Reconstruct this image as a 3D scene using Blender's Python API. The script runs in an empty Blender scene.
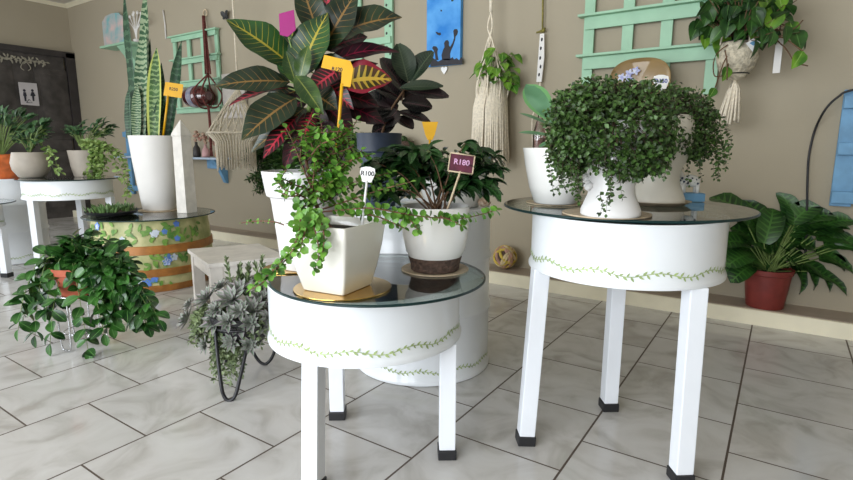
import bpy, bmesh, math, random
from mathutils import Vector as V, Matrix, noise as mnoise
R_ = random.Random(7)
PI = math.pi
SC = bpy.context.scene
COL = SC.collection

# ------------------------------------------------------------------ camera
F, CX, CY, CH = 526.8, 426.5, 240.0, 0.9
_y, _p, _r = math.radians(-33.94), math.radians(-9.916), math.radians(0.128)
fwd = V((math.sin(_y)*math.cos(_p), math.cos(_y)*math.cos(_p), math.sin(_p)))
rt0 = V((math.cos(_y), -math.sin(_y), 0)); up0 = rt0.cross(fwd)
RT = rt0*math.cos(_r) + up0*math.sin(_r)
UP = -rt0*math.sin(_r) + up0*math.cos(_r)
CAM = V((0, 0, CH))
cam_d = bpy.data.cameras.new('camera'); cam = bpy.data.objects.new('camera', cam_d); COL.objects.link(cam)
cam_d.sensor_width = 36; cam_d.lens = F/853*36; cam_d.clip_start = 0.02
mx = Matrix((RT, UP, -fwd)).transposed().to_4x4(); mx.translation = CAM
cam.matrix_world = mx
SC.camera = cam

# ------------------------------------------------------------------ light
W = bpy.data.worlds.new('sky'); SC.world = W; W.use_nodes = True
W.node_tree.nodes['Background'].inputs[0].default_value = (0.86, 0.92, 1.0, 1)
W.node_tree.nodes['Background'].inputs[1].default_value = 1.0
def area(name, loc, aim, sx, sy, power, col):
    l = bpy.data.lights.new(name, 'AREA'); l.shape = 'RECTANGLE'; l.size = sx; l.size_y = sy
    l.energy = power; l.color = col
    o = bpy.data.objects.new(name, l); COL.objects.link(o); o.location = loc
    o.rotation_euler = (V(aim)-V(loc)).to_track_quat('-Z', 'Y').to_euler()
area('daylight_front_window', (-1.6, -2.9, 1.3), (-1.2, 2.0, 0.7), 4.6, 2.3, 180, (0.90, 0.95, 1.0))
area('daylight_left_window', (-6.9, -0.8, 1.4), (-1.5, 1.6, 0.5), 2.6, 2.0, 42, (0.92, 0.96, 1.0))
SC.view_settings.view_transform = 'Standard'; SC.view_settings.look = 'None'
SC.view_settings.gamma = 1; SC.view_settings.use_curve_mapping = False
SC.view_settings.exposure = 0.52

# ------------------------------------------------------------------ picture -> place helpers
def ray(px, py): return RT*((px-CX)/F) + UP*((CY-py)/F) + fwd
def PD(px, py, d): return CAM + ray(px, py)*d                       # at a distance
def PY(px, py, y=3.33): r = ray(px, py); return CAM + r*(y/r.y)     # on a plane parallel to the back wall
def PX(px, py, x): r = ray(px, py); return CAM + r*(x/r.x)
def PZ(px, py, z): r = ray(px, py); return CAM + r*((z-CH)/r.z)
def depth(p): return (V(p)-CAM).dot(fwd)
TOCAM = -fwd

# ------------------------------------------------------------------ materials
def node(nt, t, **kw):
    n = nt.nodes.new(t)
    for k, v in kw.items():
        if k.startswith('i'): n.inputs[int(k[1:])].default_value = v
        else: setattr(n, k, v)
    return n
def base_mat(name, rough=.5, metal=0, spec=.5, coat=0):
    m = bpy.data.materials.new(name); m.use_nodes = True; nt = m.node_tree
    b = nt.nodes['Principled BSDF']
    b.inputs['Roughness'].default_value = rough; b.inputs['Metallic'].default_value = metal
    b.inputs['Specular IOR Level'].default_value = spec; b.inputs['Coat Weight'].default_value = coat
    return m, nt, b
def M(name, col, rough=.5, metal=0, spec=.5, coat=0, var=.12, scale=12, bump=0, col2=None, sub=0):
    m, nt, b = base_mat(name, rough, metal, spec, coat)
    tc = node(nt, 'ShaderNodeTexCoord'); n = node(nt, 'ShaderNodeTexNoise'); n.inputs['Scale'].default_value = scale
    n.inputs['Detail'].default_value = 4
    nt.links.new(tc.outputs['Object'], n.inputs['Vector'])
    r = node(nt, 'ShaderNodeValToRGB'); r.color_ramp.elements[0].position = .35; r.color_ramp.elements[1].position = .65
    c2 = col2 or tuple(c*(1+var) for c in col)
    r.color_ramp.elements[0].color = (*[c*(1-(0 if col2 else var)) for c in col], 1); r.color_ramp.elements[1].color = (*[min(1, c) for c in c2], 1)
    nt.links.new(n.outputs['Fac'], r.inputs['Fac']); nt.links.new(r.outputs['Color'], b.inputs['Base Color'])
    if bump:
        bp = node(nt, 'ShaderNodeBump'); bp.inputs['Strength'].default_value = bump; bp.inputs['Distance'].default_value = .01
        nt.links.new(n.outputs['Fac'], bp.inputs['Height']); nt.links.new(bp.outputs['Normal'], b.inputs['Normal'])
    if sub:
        b.inputs['Subsurface Weight'].default_value = sub; b.inputs['Subsurface Radius'].default_value = (.02, .02, .01)
    return m
def math_(nt, op, a, b=None, c=None):
    n = nt.nodes.new('ShaderNodeMath'); n.operation = op
    for i, v in enumerate((a, b, c)):
        if v is None: continue
        if isinstance(v, (int, float)): n.inputs[i].default_value = v
        else: nt.links.new(v, n.inputs[i])
    return n.outputs[0]
def mixc(nt, f, a, b):
    n = nt.nodes.new('ShaderNodeMix'); n.data_type = 'RGBA'
    if isinstance(f, (int, float)): n.inputs[0].default_value = f
    else: nt.links.new(f, n.inputs[0])
    for i, v in ((6, a), (7, b)):
        if isinstance(v, tuple): n.inputs[i].default_value = (*v, 1)
        else: nt.links.new(v, n.inputs[i])
    return n.outputs[2]
def leafmat(name, dark, light, vein=None, n=9, slant=1.2, rib=.10, lat=.22, rough=.4, kind='feather', edge=None, trans=.15, nscale=14):
    """leaf surface: UV x runs base to tip, UV y across"""
    m, nt, b = base_mat(name, rough, 0, .45)
    dark = tuple(q*.85 for q in dark); light = tuple(q*.92 for q in light)
    uv = node(nt, 'ShaderNodeUVMap'); s = node(nt, 'ShaderNodeSeparateXYZ'); nt.links.new(uv.outputs[0], s.inputs[0])
    tc = node(nt, 'ShaderNodeTexCoord'); no = node(nt, 'ShaderNodeTexNoise'); no.inputs['Scale'].default_value = nscale
    no.inputs['Detail'].default_value = 2
    nt.links.new(tc.outputs['Object'], no.inputs['Vector'])
    r = node(nt, 'ShaderNodeValToRGB'); r.color_ramp.elements[0].position = .38; r.color_ramp.elements[1].position = .62
    r.color_ramp.elements[0].color = (*dark, 1); r.color_ramp.elements[1].color = (*light, 1)
    nt.links.new(no.outputs['Fac'], r.inputs['Fac']); c = r.outputs['Color']
    u, v = s.outputs[0], s.outputs[1]
    av = math_(nt, 'MULTIPLY', math_(nt, 'ABSOLUTE', math_(nt, 'SUBTRACT', v, .5)), 2)
    if vein and kind == 'feather':
        w = math_(nt, 'FRACT', math_(nt, 'ADD', math_(nt, 'MULTIPLY', math_(nt, 'SUBTRACT', u, math_(nt, 'MULTIPLY', av, .1*slant)), n), math_(nt, 'MULTIPLY', no.outputs['Fac'], .5)))
        l = math_(nt, 'LESS_THAN', w, math_(nt, 'MULTIPLY', math_(nt, 'SUBTRACT', 1.08, av), lat*1.6))
        k = math_(nt, 'MAXIMUM', math_(nt, 'LESS_THAN', av, rib), math_(nt, 'MULTIPLY', l, .75))
        c = mixc(nt, k, c, vein)
    if vein and kind == 'band':
        n2 = node(nt, 'ShaderNodeTexNoise'); n2.inputs['Scale'].default_value = 30
        nt.links.new(tc.outputs['Object'], n2.inputs['Vector'])
        w = math_(nt, 'FRACT', math_(nt, 'ADD', math_(nt, 'MULTIPLY', u, n), math_(nt, 'MULTIPLY', n2.outputs['Fac'], 1.6)))
        c = mixc(nt, math_(nt, 'LESS_THAN', w, lat), c, vein)
    if edge:
        c = mixc(nt, math_(nt, 'GREATER_THAN', av, .72), c, edge)
    nt.links.new(c, b.inputs['Base Color'])
    if trans:
        b.inputs['Subsurface Weight'].default_value = 0
    return m

def wall_mat():
    m, nt, b = base_mat('taupe_paint', .75, 0, .25)
    tc = node(nt, 'ShaderNodeTexCoord'); n = node(nt, 'ShaderNodeTexNoise'); n.inputs['Scale'].default_value = 1.3
    n.inputs['Detail'].default_value = 6; n2 = node(nt, 'ShaderNodeTexNoise'); n2.inputs['Scale'].default_value = 60
    for q in (n, n2): nt.links.new(tc.outputs['Object'], q.inputs['Vector'])
    c = mixc(nt, n.outputs['Fac'], (.365, .315, .23), (.395, .35, .265))
    nt.links.new(c, b.inputs['Base Color'])
    bp = node(nt, 'ShaderNodeBump'); bp.inputs['Strength'].default_value = .15; bp.inputs['Distance'].default_value = .004
    nt.links.new(n2.outputs['Fac'], bp.inputs['Height']); nt.links.new(bp.outputs['Normal'], b.inputs['Normal'])
    return m
def floor_mat():
    m, nt, b = base_mat('marbled_floor_tile', .2, 0, .5)
    tc = node(nt, 'ShaderNodeTexCoord'); s = node(nt, 'ShaderNodeSeparateXYZ'); nt.links.new(tc.outputs['Object'], s.inputs[0])
    PXI, PYI = .3838, .3735
    xr = math_(nt, 'DIVIDE', math_(nt, 'ADD', s.outputs[0], .442), PXI)
    row = math_(nt, 'FLOOR', xr); fx = math_(nt, 'FRACT', xr)
    odd = math_(nt, 'FRACT', math_(nt, 'MULTIPLY', row, .5))                       # 0 or .5
    yr = math_(nt, 'ADD', math_(nt, 'DIVIDE', math_(nt, 'SUBTRACT', s.outputs[1], 1.526), PYI), odd)
    fy = math_(nt, 'FRACT', yr)
    def line(f, w):
        d = math_(nt, 'MINIMUM', f, math_(nt, 'SUBTRACT', 1, f)); return math_(nt, 'LESS_THAN', d, w)
    g = math_(nt, 'MAXIMUM', line(fx, .0085), line(fy, .0075))
    cell = node(nt, 'ShaderNodeCombineXYZ'); nt.links.new(row, cell.inputs[0]); nt.links.new(math_(nt, 'FLOOR', yr), cell.inputs[1])
    wn = node(nt, 'ShaderNodeTexWhiteNoise'); nt.links.new(cell.outputs[0], wn.inputs['Vector'])
    off = node(nt, 'ShaderNodeVectorMath', operation='SCALE'); off.inputs['Scale'].default_value = 9
    nt.links.new(wn.outputs['Color'], off.inputs[0])
    ad = node(nt, 'ShaderNodeVectorMath', operation='ADD'); nt.links.new(off.outputs[0], ad.inputs[0]); nt.links.new(tc.outputs['Object'], ad.inputs[1])
    n = node(nt, 'ShaderNodeTexNoise'); n.inputs['Scale'].default_value = 5; n.inputs['Detail'].default_value = 7; n.inputs['Distortion'].default_value = 1.4
    nt.links.new(ad.outputs[0], n.inputs['Vector'])
    r = node(nt, 'ShaderNodeValToRGB'); e = r.color_ramp.elements
    e[0].position = .3; e[0].color = (.43, .41, .385, 1); e[1].position = .72; e[1].color = (.62, .61, .60, 1)
    k = e.new(.5); k.color = (.56, .545, .53, 1)
    nt.links.new(n.outputs['Fac'], r.inputs['Fac'])
    c = mixc(nt, g, r.outputs['Color'], (.09, .065, .05)); nt.links.new(c, b.inputs['Base Color'])
    rg = math_(nt, 'ADD', math_(nt, 'MULTIPLY', g, .6), math_(nt, 'MULTIPLY', n.outputs['Fac'], .3)); nt.links.new(rg, b.inputs['Roughness'])
    bp = node(nt, 'ShaderNodeBump'); bp.inputs['Strength'].default_value = .5; bp.inputs['Distance'].default_value = .002
    nt.links.new(math_(nt, 'SUBTRACT', 1, g), bp.inputs['Height']); nt.links.new(bp.outputs['Normal'], b.inputs['Normal'])
    return m
def glass_mat(name, tint=(.72, .82, .80), ior=2.0, spec=1.0):
    m = bpy.data.materials.new(name); m.use_nodes = True; nt = m.node_tree; nt.nodes.clear()
    o = node(nt, 'ShaderNodeOutputMaterial'); t = node(nt, 'ShaderNodeBsdfTransparent'); g = node(nt, 'ShaderNodeBsdfGlossy')
    t.inputs[0].default_value = (*tint, 1); g.inputs['Roughness'].default_value = .02; g.inputs[0].default_value = (spec, spec, spec, 1)
    f = node(nt, 'ShaderNodeFresnel'); f.inputs[0].default_value = ior
    mx_ = node(nt, 'ShaderNodeMixShader'); nt.links.new(f.outputs[0], mx_.inputs[0])
    nt.links.new(t.outputs[0], mx_.inputs[1]); nt.links.new(g.outputs[0], mx_.inputs[2]); nt.links.new(mx_.outputs[0], o.inputs[0])
    return m

m_wall = wall_mat(); m_floor = floor_mat()
m_ceil = M('ceiling_paint', (.62, .58, .50), .8, var=.03, scale=2)
m_cream = M('cream_trim_paint', (.82, .76, .58), .5, var=.06, scale=5)
m_ledge = M('ledge_tile', (.36, .29, .23), .35, var=.15, scale=5)
m_door = M('dark_stained_door', (.055, .048, .045), .5, var=.35, scale=9)
m_doorf = M('dark_door_frame', (.035, .03, .03), .45, var=.2, scale=9)
m_white = M('white_enamel', (.80, .83, .86), .28, var=.035, scale=3, coat=.3)
m_white2 = M('white_leg_paint', (.82, .85, .90), .35, var=.02, scale=6)
m_inner = M('drum_inside', (.42, .40, .37), .6, var=.2, scale=6)
m_black = M('black_rubber', (.015, .015, .017), .5)
m_glass = glass_mat('clear_table_glass')
m_edge = M('glass_edge', (.008, .03, .03), .3, var=.1, spec=.3)
m_vine = M('painted_vine_green', (.36, .46, .20), .5, var=.25, scale=30)
m_soil = M('potting_soil', (.045, .03, .02), .95, var=.4, scale=60, bump=.8)
m_cer = M('white_glazed_ceramic', (.82, .81, .78), .18, var=.02, scale=4, coat=.4)
m_mattew = M('matt_white_pot', (.74, .72, .69), .45, var=.03, scale=5)
m_beige = M('beige_pot', (.42, .37, .31), .55, var=.08, scale=10)
m_terra = M('terracotta', (.42, .10, .05), .65, var=.15, scale=20)
m_terra2 = M('dark_terracotta_plastic', (.20, .03, .024), .45, var=.1, scale=20)
m_orange = M('orange_glazed_pot', (.55, .13, .03), .3, var=.25, scale=20)
m_navy = M('navy_blue_pot', (.035, .05, .085), .5, var=.15, scale=10)
m_gold = M('gold_mat', (.60, .38, .10), .16, .9, var=.12, scale=12)
m_tan = M('tan_cork_mat', (.48, .38, .26), .6, var=.15, scale=40)
m_brown = M('brown_textured_band', (.085, .05, .035), .8, var=.4, scale=90, bump=1)
m_mint = M('mint_green_paint', (.32, .54, .37), .5, var=.07, scale=8)
m_blue = M('light_blue_paint', (.14, .32, .52), .55, var=.12, scale=14)
m_cotton = M('cream_cotton_cord', (.80, .72, .58), .9, var=.12, scale=70, bump=.5)
m_bcord = M('brown_cord', (.13, .03, .025), .85, var=.3, scale=70)
m_olive = M('olive_cord', (.22, .19, .04), .8, var=.2, scale=50)
m_yel = M('yellow_plastic', (.70, .37, .005), .4, var=.05)
m_tagw = M('white_tag_plastic', (.85, .85, .84), .35, var=.02)
m_ink = M('dark_ink', (.02, .02, .03), .6)
m_inkb = M('blue_ink', (.05, .08, .35), .6)
m_chalk = M('pink_chalk', (.62, .36, .55), .8, var=.3, scale=200)
m_board = M('maroon_blackboard', (.09, .012, .03), .7, var=.3, scale=50)
m_wood = M('pale_wood', (.62, .50, .34), .6, var=.12, scale=30)
m_mag = M('magenta_card', (.28, .004, .14), .5, var=.05)
m_wire = M('chrome_wire', (.65, .66, .68), .22, .9)
m_iron = M('black_iron', (.02, .02, .022), .4, .4)
m_stem = M('woody_stem', (.13, .07, .035), .8, var=.3, scale=60)
m_gstem = M('green_stem', (.16, .24, .06), .6, var=.2, scale=40)
m_stool = M('grey_white_stool_paint', (.70, .66, .61), .5, var=.08, scale=14)
m_winebot = M('dark_red_bottle_glass', (.07, .008, .008), .08, var=.3, spec=.8, coat=.5)

# ------------------------------------------------------------------ mesh builder (all coordinates in metres, world)
class MB:
    def __init__(s): s.b = bmesh.new(); s.uv = s.b.loops.layers.uv.new('UVMap'); s.mi = 0
    def face(s, vs, uvs=None, smooth=True):
        try: f = s.b.faces.new(vs)
        except ValueError: return None
        f.smooth = smooth; f.material_index = s.mi
        if uvs:
            for l, q in zip(f.loops, uvs): l[s.uv].uv = q
        return f
    def vert(s, p): return s.b.verts.new(p)
    def box(s, c, size, rz=0, mat=None, bev=0):
        sx, sy, sz = [q/2 for q in size]; c = V(c)
        rot = (mat or Matrix.Rotation(rz, 3, 'Z'))
        vs = [s.vert(c + rot @ V((x*sx, y*sy, z*sz))) for x in (-1, 1) for y in (-1, 1) for z in (-1, 1)]
        fs = [s.face([vs[i] for i in q], smooth=False) for q in ((0,1,3,2),(4,6,7,5),(0,4,5,1),(2,3,7,6),(0,2,6,4),(1,5,7,3))]
        if bev:
            es = list({e for f in fs for e in f.edges})
            r = bmesh.ops.bevel(s.b, geom=es, offset=bev, segments=2, profile=.6, affect='EDGES')
            for f in r['faces']: f.material_index = s.mi
        return s
    def lathe(s, prof, c=(0, 0, 0), seg=40, sq=None, rz=0, rot=None):
        """prof: (r, z) pairs; sq: corner power for a squared section"""
        c = V(c); rings = []
        for r, z in prof:
            if r < 1e-6: rings.append([s.vert(c + ((rot @ V((0, 0, z))) if rot else V((0, 0, z))))]); continue
            ring = []
            for i in range(seg):
                a = 2*PI*i/seg; rr = r
                if sq: rr = r/((abs(math.cos(a))**sq + abs(math.sin(a))**sq)**(1/sq))
                p = V((rr*math.cos(a+rz), rr*math.sin(a+rz), z))
                ring.append(s.vert(c + (rot @ p if rot else p)))
            rings.append(ring)
        for A, B in zip(rings, rings[1:]):
            if len(A) == 1 and len(B) == 1: continue
            for i in range(seg):
                j = (i+1) % seg
                if len(A) == 1: s.face([A[0], B[j], B[i]])
                elif len(B) == 1: s.face([A[i], A[j], B[0]])
                else: s.face([A[i], A[j], B[j], B[i]])
        return s
    def tube(s, pts, r=.003, seg=6, r2=None, cap=True):
        pts = [V(p) for p in pts]
        if len(pts) < 2: return s
        rings = []; ref = V((.3, .2, 1)).normalized()
        for i, p in enumerate(pts):
            t = (pts[min(i+1, len(pts)-1)] - pts[max(i-1, 0)])
            if t.length < 1e-9: t = V((0, 0, 1))
            t.normalize()
            a = t.cross(ref)
            if a.length < .05: a = t.cross(V((1, 0, 0)))
            a.normalize(); b_ = t.cross(a)
            rr = r if r2 is None else r + (r2-r)*i/(len(pts)-1)
            rings.append([s.vert(p + (a*math.cos(2*PI*k/seg) + b_*math.sin(2*PI*k/seg))*rr) for k in range(seg)])
        for A, B in zip(rings, rings[1:]):
            for k in range(seg): s.face([A[k], A[(k+1) % seg], B[(k+1) % seg], B[k]])
        if cap: s.face(rings[0][::-1]); s.face(rings[-1])
        return s
    def prism(s, pts, off):
        """closed outline (world points) extruded by the vector off"""
        off = V(off); A = [s.vert(V(p)) for p in pts]; B = [s.vert(V(p)+off) for p in pts]
        s.face(A[::-1], smooth=False); s.face(B, smooth=False)
        for i in range(len(A)):
            j = (i+1) % len(A); s.face([A[i], A[j], B[j], B[i]], smooth=False)
        return s
    def ball(s, c, r, sc=(1, 1, 1), sub=2):
        n0 = bmesh.ops.create_icosphere(s.b, subdivisions=sub, radius=1)['verts']
        for v in n0: v.co = V(c) + V((v.co.x*sc[0], v.co.y*sc[1], v.co.z*sc[2]))*r
        for f in {f for v in n0 for f in v.link_faces}: f.smooth = True; f.material_index = s.mi
        return s
    def leaf(s, base, d, nrm, L, Wd, curl=.2, fold=.15, n=5, shape='oval', wav=0, across=1):
        base = V(base); d = V(d).normalized(); nrm = V(nrm)
        side = d.cross(nrm)
        if side.length < 1e-3: side = d.cross(V((0.3, 1, .1)))
        side.normalize(); nrm = side.cross(d).normalized()
        prev = None; pos = base.copy(); dd = d.copy(); nn = nrm.copy(); ang = curl/max(1, n)
        ph = R_.uniform(0, 6)
        cols = [(-1+2*k/(2*across)) for k in range(2*across+1)]
        for i in range(n+1):
            t = i/n
            if shape == 'oval': w = math.sin(PI*min(1, t*.94+.03))**.75
            elif shape == 'broad': w = math.sqrt(max(0, 1-(2*(t*.97+.03)-1)**2))**.8
            elif shape == 'lance': w = math.sin(PI*t**.85)**.9
            elif shape == 'obov': w = math.sin(PI*t**1.6)**.7
            elif shape == 'round': w = math.sqrt(max(0, 1-(2*t-1)**2))
            elif shape == 'heart': w = (math.sqrt(max(0, 1-(2*min(1, t*1.35)-1)**2)) if t < .37 else 1-((t-.37)/.63)**1.5)
            elif shape == 'sword': w = (1 if t < .6 else max(0, 1-((t-.6)/.4)**1.8))*(.75+.25*min(1, t*4))
            elif shape == 'pent': w = (t*2.2 if t < .4 else 1-(max(0, t-.7)/.3)**2*1.0)
            else: w = 1
            w = max(w, .03)*Wd/2
            row = [s.vert(pos + side*(c*w) + nn*(abs(c)*w*fold*2 + wav*w*math.sin(t*14+ph+c*2)*abs(c))) for c in cols]
            if prev:
                for k in range(len(cols)-1):
                    s.face([prev[k], prev[k+1], row[k+1], row[k]],
                           [(t-1/n, (cols[k]+1)/2), (t-1/n, (cols[k+1]+1)/2), (t, (cols[k+1]+1)/2), (t, (cols[k]+1)/2)])
            prev = row
            dd2 = (dd*math.cos(ang) - nn*math.sin(ang)).normalized(); nn = (nn*math.cos(ang) + dd*math.sin(ang)).normalized(); dd = dd2
            pos = pos + dd*(L/n)
        return s
    def build(s, name, mat, parent=None, origin=None, solid=0, smooth_angle=None):
        bmesh.ops.remove_doubles(s.b, verts=list(s.b.verts), dist=1e-6)
        if solid == 0: bmesh.ops.recalc_face_normals(s.b, faces=list(s.b.faces))
        me = bpy.data.meshes.new(name)
        o = bpy.data.objects.new(name, me); COL.objects.link(o)
        if parent is not None:
            o.parent = parent; org = ORG[parent.name]
        else:
            org = V(origin if origin is not None else (0, 0, 0)); o.location = org
        ORG[o.name] = org
        if name in ('leaf', 'foliage', 'stem', 'dark_foliage'):
            for v in s.b.verts: v.co.y = min(v.co.y, 3.322)
        bmesh.ops.translate(s.b, verts=list(s.b.verts), vec=-org)
        s.b.to_mesh(me); s.b.free()
        for q in (mat if isinstance(mat, (list, tuple)) else [mat]): me.materials.append(q)
        if smooth_angle:
            me.set_sharp_from_angle(angle=math.radians(smooth_angle))
        return o
ORG = {}
def tag(o, label=None, cat=None, group=None, kind=None):
    if label: o['label'] = label
    if cat: o['category'] = cat
    if group: o['group'] = group
    if kind: o['kind'] = kind
    return o
def thing(name, label, cat, loc, group=None):
    o = bpy.data.objects.new(name, None); COL.objects.link(o); o.location = V(loc); o.empty_display_size = .05
    ORG[o.name] = V(loc); return tag(o, label, cat, group)
def struct(name, mb, mat, label=None):
    o = mb.build(name, mat, smooth_angle=30); o['kind'] = 'structure'
    if label: o['label'] = label
    return o
def curve(pts, n=6):
    """smooth line through the points"""
    pts = [V(p) for p in pts]
    if len(pts) < 3: return [pts[0].lerp(pts[-1], i/n) for i in range(n+1)]
    P = [pts[0]*2-pts[1]] + pts + [pts[-1]*2-pts[-2]]; out = []
    for i in range(1, len(P)-2):
        a, b_, c, d = P[i-1:i+3]
        for k in range(n):
            t = k/n
            out.append(.5*((2*b_) + (c-a)*t + (2*a-5*b_+4*c-d)*t*t + (3*b_-a-3*c+d)*t**3))
    out.append(pts[-1]); return out
def rv(s=1): return V((R_.uniform(-s, s), R_.uniform(-s, s), R_.uniform(-s, s)))
def text(txt, size, mat, parent, pos, right, up, name='lettering', ext=.0004):
    c = bpy.data.curves.new('t', 'FONT'); c.body = txt; c.size = size; c.align_x = 'CENTER'; c.align_y = 'CENTER'; c.extrude = ext; c.offset = size*.02
    t = bpy.data.objects.new('t', c); COL.objects.link(t)
    dg = bpy.context.evaluated_depsgraph_get(); me = bpy.data.meshes.new_from_object(t.evaluated_get(dg))
    bpy.data.objects.remove(t); bpy.data.curves.remove(c)
    right = V(right).normalized(); nz = right.cross(V(up)).normalized(); up = nz.cross(right)
    m4 = Matrix((right, up, nz)).transposed().to_4x4(); m4.translation = V(pos)-ORG[parent.name]
    me.transform(m4); me.materials.clear(); me.materials.append(mat)
    o = bpy.data.objects.new(name, me); COL.objects.link(o); o.parent = parent; ORG[o.name] = ORG[parent.name]
    return o

# ================================================================== THE ROOM
XL, XR, YB, YF, ZC = -7.74, 3.0, 3.33, -3.0, 2.667
struct('floor', MB().box(((XL+XR)/2, (YB+YF)/2, -.05), (XR-XL+.4, YB-YF+.4, .1)), m_floor)
struct('ceiling', MB().box(((XL+XR)/2, (YB+YF)/2, ZC+.06), (XR-XL+.4, YB-YF+.4, .12)), m_ceil)
struct('wall_back', MB().box(((XL+XR)/2, YB+.1, ZC/2), (XR-XL+.4, .2, ZC)), m_wall)
w = MB()                                                       # left wall with the opening the side daylight comes through
w.box((XL-.1, (YB+1.0)/2, ZC/2), (.2, YB-1.0, ZC)); w.box((XL-.1, (-2.6+YF)/2, ZC/2), (.2, .4, ZC))
w.box((XL-.1, -.8, 2.54), (.2, 3.6, .26)); w.box((XL-.1, -.8, .15), (.2, 3.6, .3))
struct('wall_left', w, m_wall)
struct('wall_right', MB().box((XR+.1, (YB+YF)/2, ZC/2), (.2, YB-YF, ZC)), m_wall)
w = MB(); w.box((-6.2, YF-.1, ZC/2), (3.1, .2, ZC)); w.box((1.95, YF-.1, ZC/2), (2.1, .2, ZC)); w.box((-1.9, YF-.1, 2.56), (5.6, .2, .22)); w.box((-1.9, YF-.1, .12), (5.6, .2, .24))
struct('wall_front', w, m_wall)
# low ledge along the back wall
lg = MB(); lg.box(((XL+XR)/2, (3.114+YB)/2, .04), (XR-XL, YB-3.114, .08)); lg.mi = 1
lg.box(((XL+XR)/2, (3.13+YB)/2, .0815), (XR-XL, YB-3.13, .003))
struct('trim_1', lg, [m_cream, m_ledge])
def cornice(p0, p1, n):
    m = MB(); p0, p1, n = V(p0), V(p1), V(n)
    pr = [p0, p0+n*.05, p0+n*.05-V((0, 0, .008)), p0+n*.015-V((0, 0, .026)), p0+n*.01-V((0, 0, .034)), p0-V((0, 0, .034))]
    return m.prism(pr, p1-p0)
struct('trim_2', cornice((XL, YB, ZC), (XR, YB, ZC), (0, -1, 0)), m_cream)
struct('trim_3', cornice((XL, YF, ZC), (XL, YB, ZC), (1, 0, 0)), m_cream)

# door in the left wall
door = MB(); DT = 2.03
door.box((XL+.02, 2.33, DT/2), (.04, 1.74, DT)); door.mi = 0
for y0 in (1.62, 2.28, 2.86):
    for z0, z1 in ((.15, .85), (1.0, 1.85)):
        door.box((XL+.045, y0+.18, (z0+z1)/2), (.012, .36, z1-z0), bev=.004)
        door.box((XL+.052, y0+.18, (z0+z1)/2), (.012, .25, z1-z0-.12), bev=.004)
d1 = struct('door_1', door, m_door)
fr = MB(); fr.box((XL+.035, 3.275, (DT+.04)/2), (.07, .1, DT+.04)); fr.box((XL+.035, 2.38, DT+.02), (.07, 1.9, .07)); fr.box((XL+.035, 1.44, (DT+.04)/2), (.07, .08, DT+.04))
fr.build('door_frame', m_doorf, d1, smooth_angle=30)
orn = MB()
for i in range(26):                                             # pale scrollwork along the top of the door
    t = i/25; px = 0+46*t; q = PX(px, 57+6*t+1.5*math.sin(i*1.4), XL+.06)
    for k in range(2): orn.leaf(q, (0, math.cos(i*1.9+k*2.6), math.sin(i*1.9+k*2.6)), (1, 0, 0), .045, .02, .3, .1, 3)
for sx in (-1, 1):
    q = PX(25, 61, XL+.06); orn.tube(curve([q, q+V((0, sx*.03, -.03)), q+V((0, sx*.05, -.08)), q+V((0, sx*.02, -.11))]), .005)
tag(orn.build('scroll_ornament', M('aged_ivory', (.30, .28, .22), .6), d1), 'pale leafy scrollwork')
# restroom sign
sg = thing('restroom_sign', 'white restroom sign with two small figures on the dark door', 'sign', PX(28, 95, XL+.062))
q = [PX(a, b_, XL+.066) for a, b_ in ((18, 82), (36.5, 83.5), (39.5, 106), (21, 104.5))]
MB().prism(q, (.004, 0, 0)).build('sign_plate', M('sign_white', (.50, .47, .48), .5, var=.04), sg)
for px in (24.3, 32.3):
    h = PX(px, 90.5, XL+.071); f = MB(); f.ball(h, .015, (.15, 1, 1.1))
    a = [h+V((0, y, z)) for y, z in [(y*.62, z*.62) for y, z in ((-.02, -.03), (.02, -.03), (.045 if px > 30 else .03, -.10), (.018, -.11), (.014, -.2), (-.014, -.2), (-.018, -.11), (-.045 if px > 30 else -.03, -.10))]]
    f.prism(a, (.003, 0, 0)); f.build('figure_symbol', m_ink, sg)
h = PX(29.3, 101, XL+.071); f = MB()
f.tube([h+V((0, -.03, -.02)), h+V((0, 0, .02)), h+V((0, .03, -.02)), h+V((0, -.03, -.02))], .004); f.build('arrow_symbol', m_ink, sg)

# ================================================================== DRUM TABLES
def drum_profile(r, z0, z1, hoops=()):
    pr = [(r*.985, z0), (r+.006, z0+.003), (r+.007, z0+.010), (r+.004, z0+.018), (r, z0+.024)]
    for h in hoops: pr += [(r, h-.016), (r+.007, h-.006), (r+.007, h+.006), (r, h+.016)]
    pr += [(r, z1-.008), (r+.003, z1-.003), (r+.001, z1), (r-.006, z1-.002), (r-.008, z1-.02)]
    return pr
def oncyl(c, r, s, h):                                           # arc angle, height on the drum
    return V((c[0]+r*math.cos(s), c[1]+r*math.sin(s), h))
def garland(c, r, z, parent, amp=.006, n=60, leafl=.015, seed=1):
    rr = random.Random(seed); g = MB(); N = n*3
    L = [(2*PI*i/N, z+amp*math.sin(i*2*PI/N*11)) for i in range(N+1)]
    for (a, h), (a2, h2) in zip(L, L[1:]):
        g.face([g.vert(oncyl(c, r+.0012, a, h-.0011)), g.vert(oncyl(c, r+.0012, a2, h2-.0011)), g.vert(oncyl(c, r+.0012, a2, h2+.0011)), g.vert(oncyl(c, r+.0012, a, h+.0011))])
    for i in range(0, N, 1):
        a, h = L[i]
        sgn = 1 if i % 2 else -1; an = math.radians(rr.uniform(25, 60))*sgn; l = leafl*rr.uniform(.7, 1.1); wd = l*.20
        dx, dh = math.cos(an), math.sin(an); pts = []
        for t, w_ in ((0, 0), (.3, 1), (.65, .8), (1, 0), (.65, -.8), (.3, -1)):
            x = dx*l*t - dh*wd*w_; y = dh*l*t + dx*wd*w_; pts.append(g.vert(oncyl(c, r+.0016, a+x/r, h+y)))
        g.face(pts)
    return g.build('painted_garland', m_vine, parent)
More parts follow.
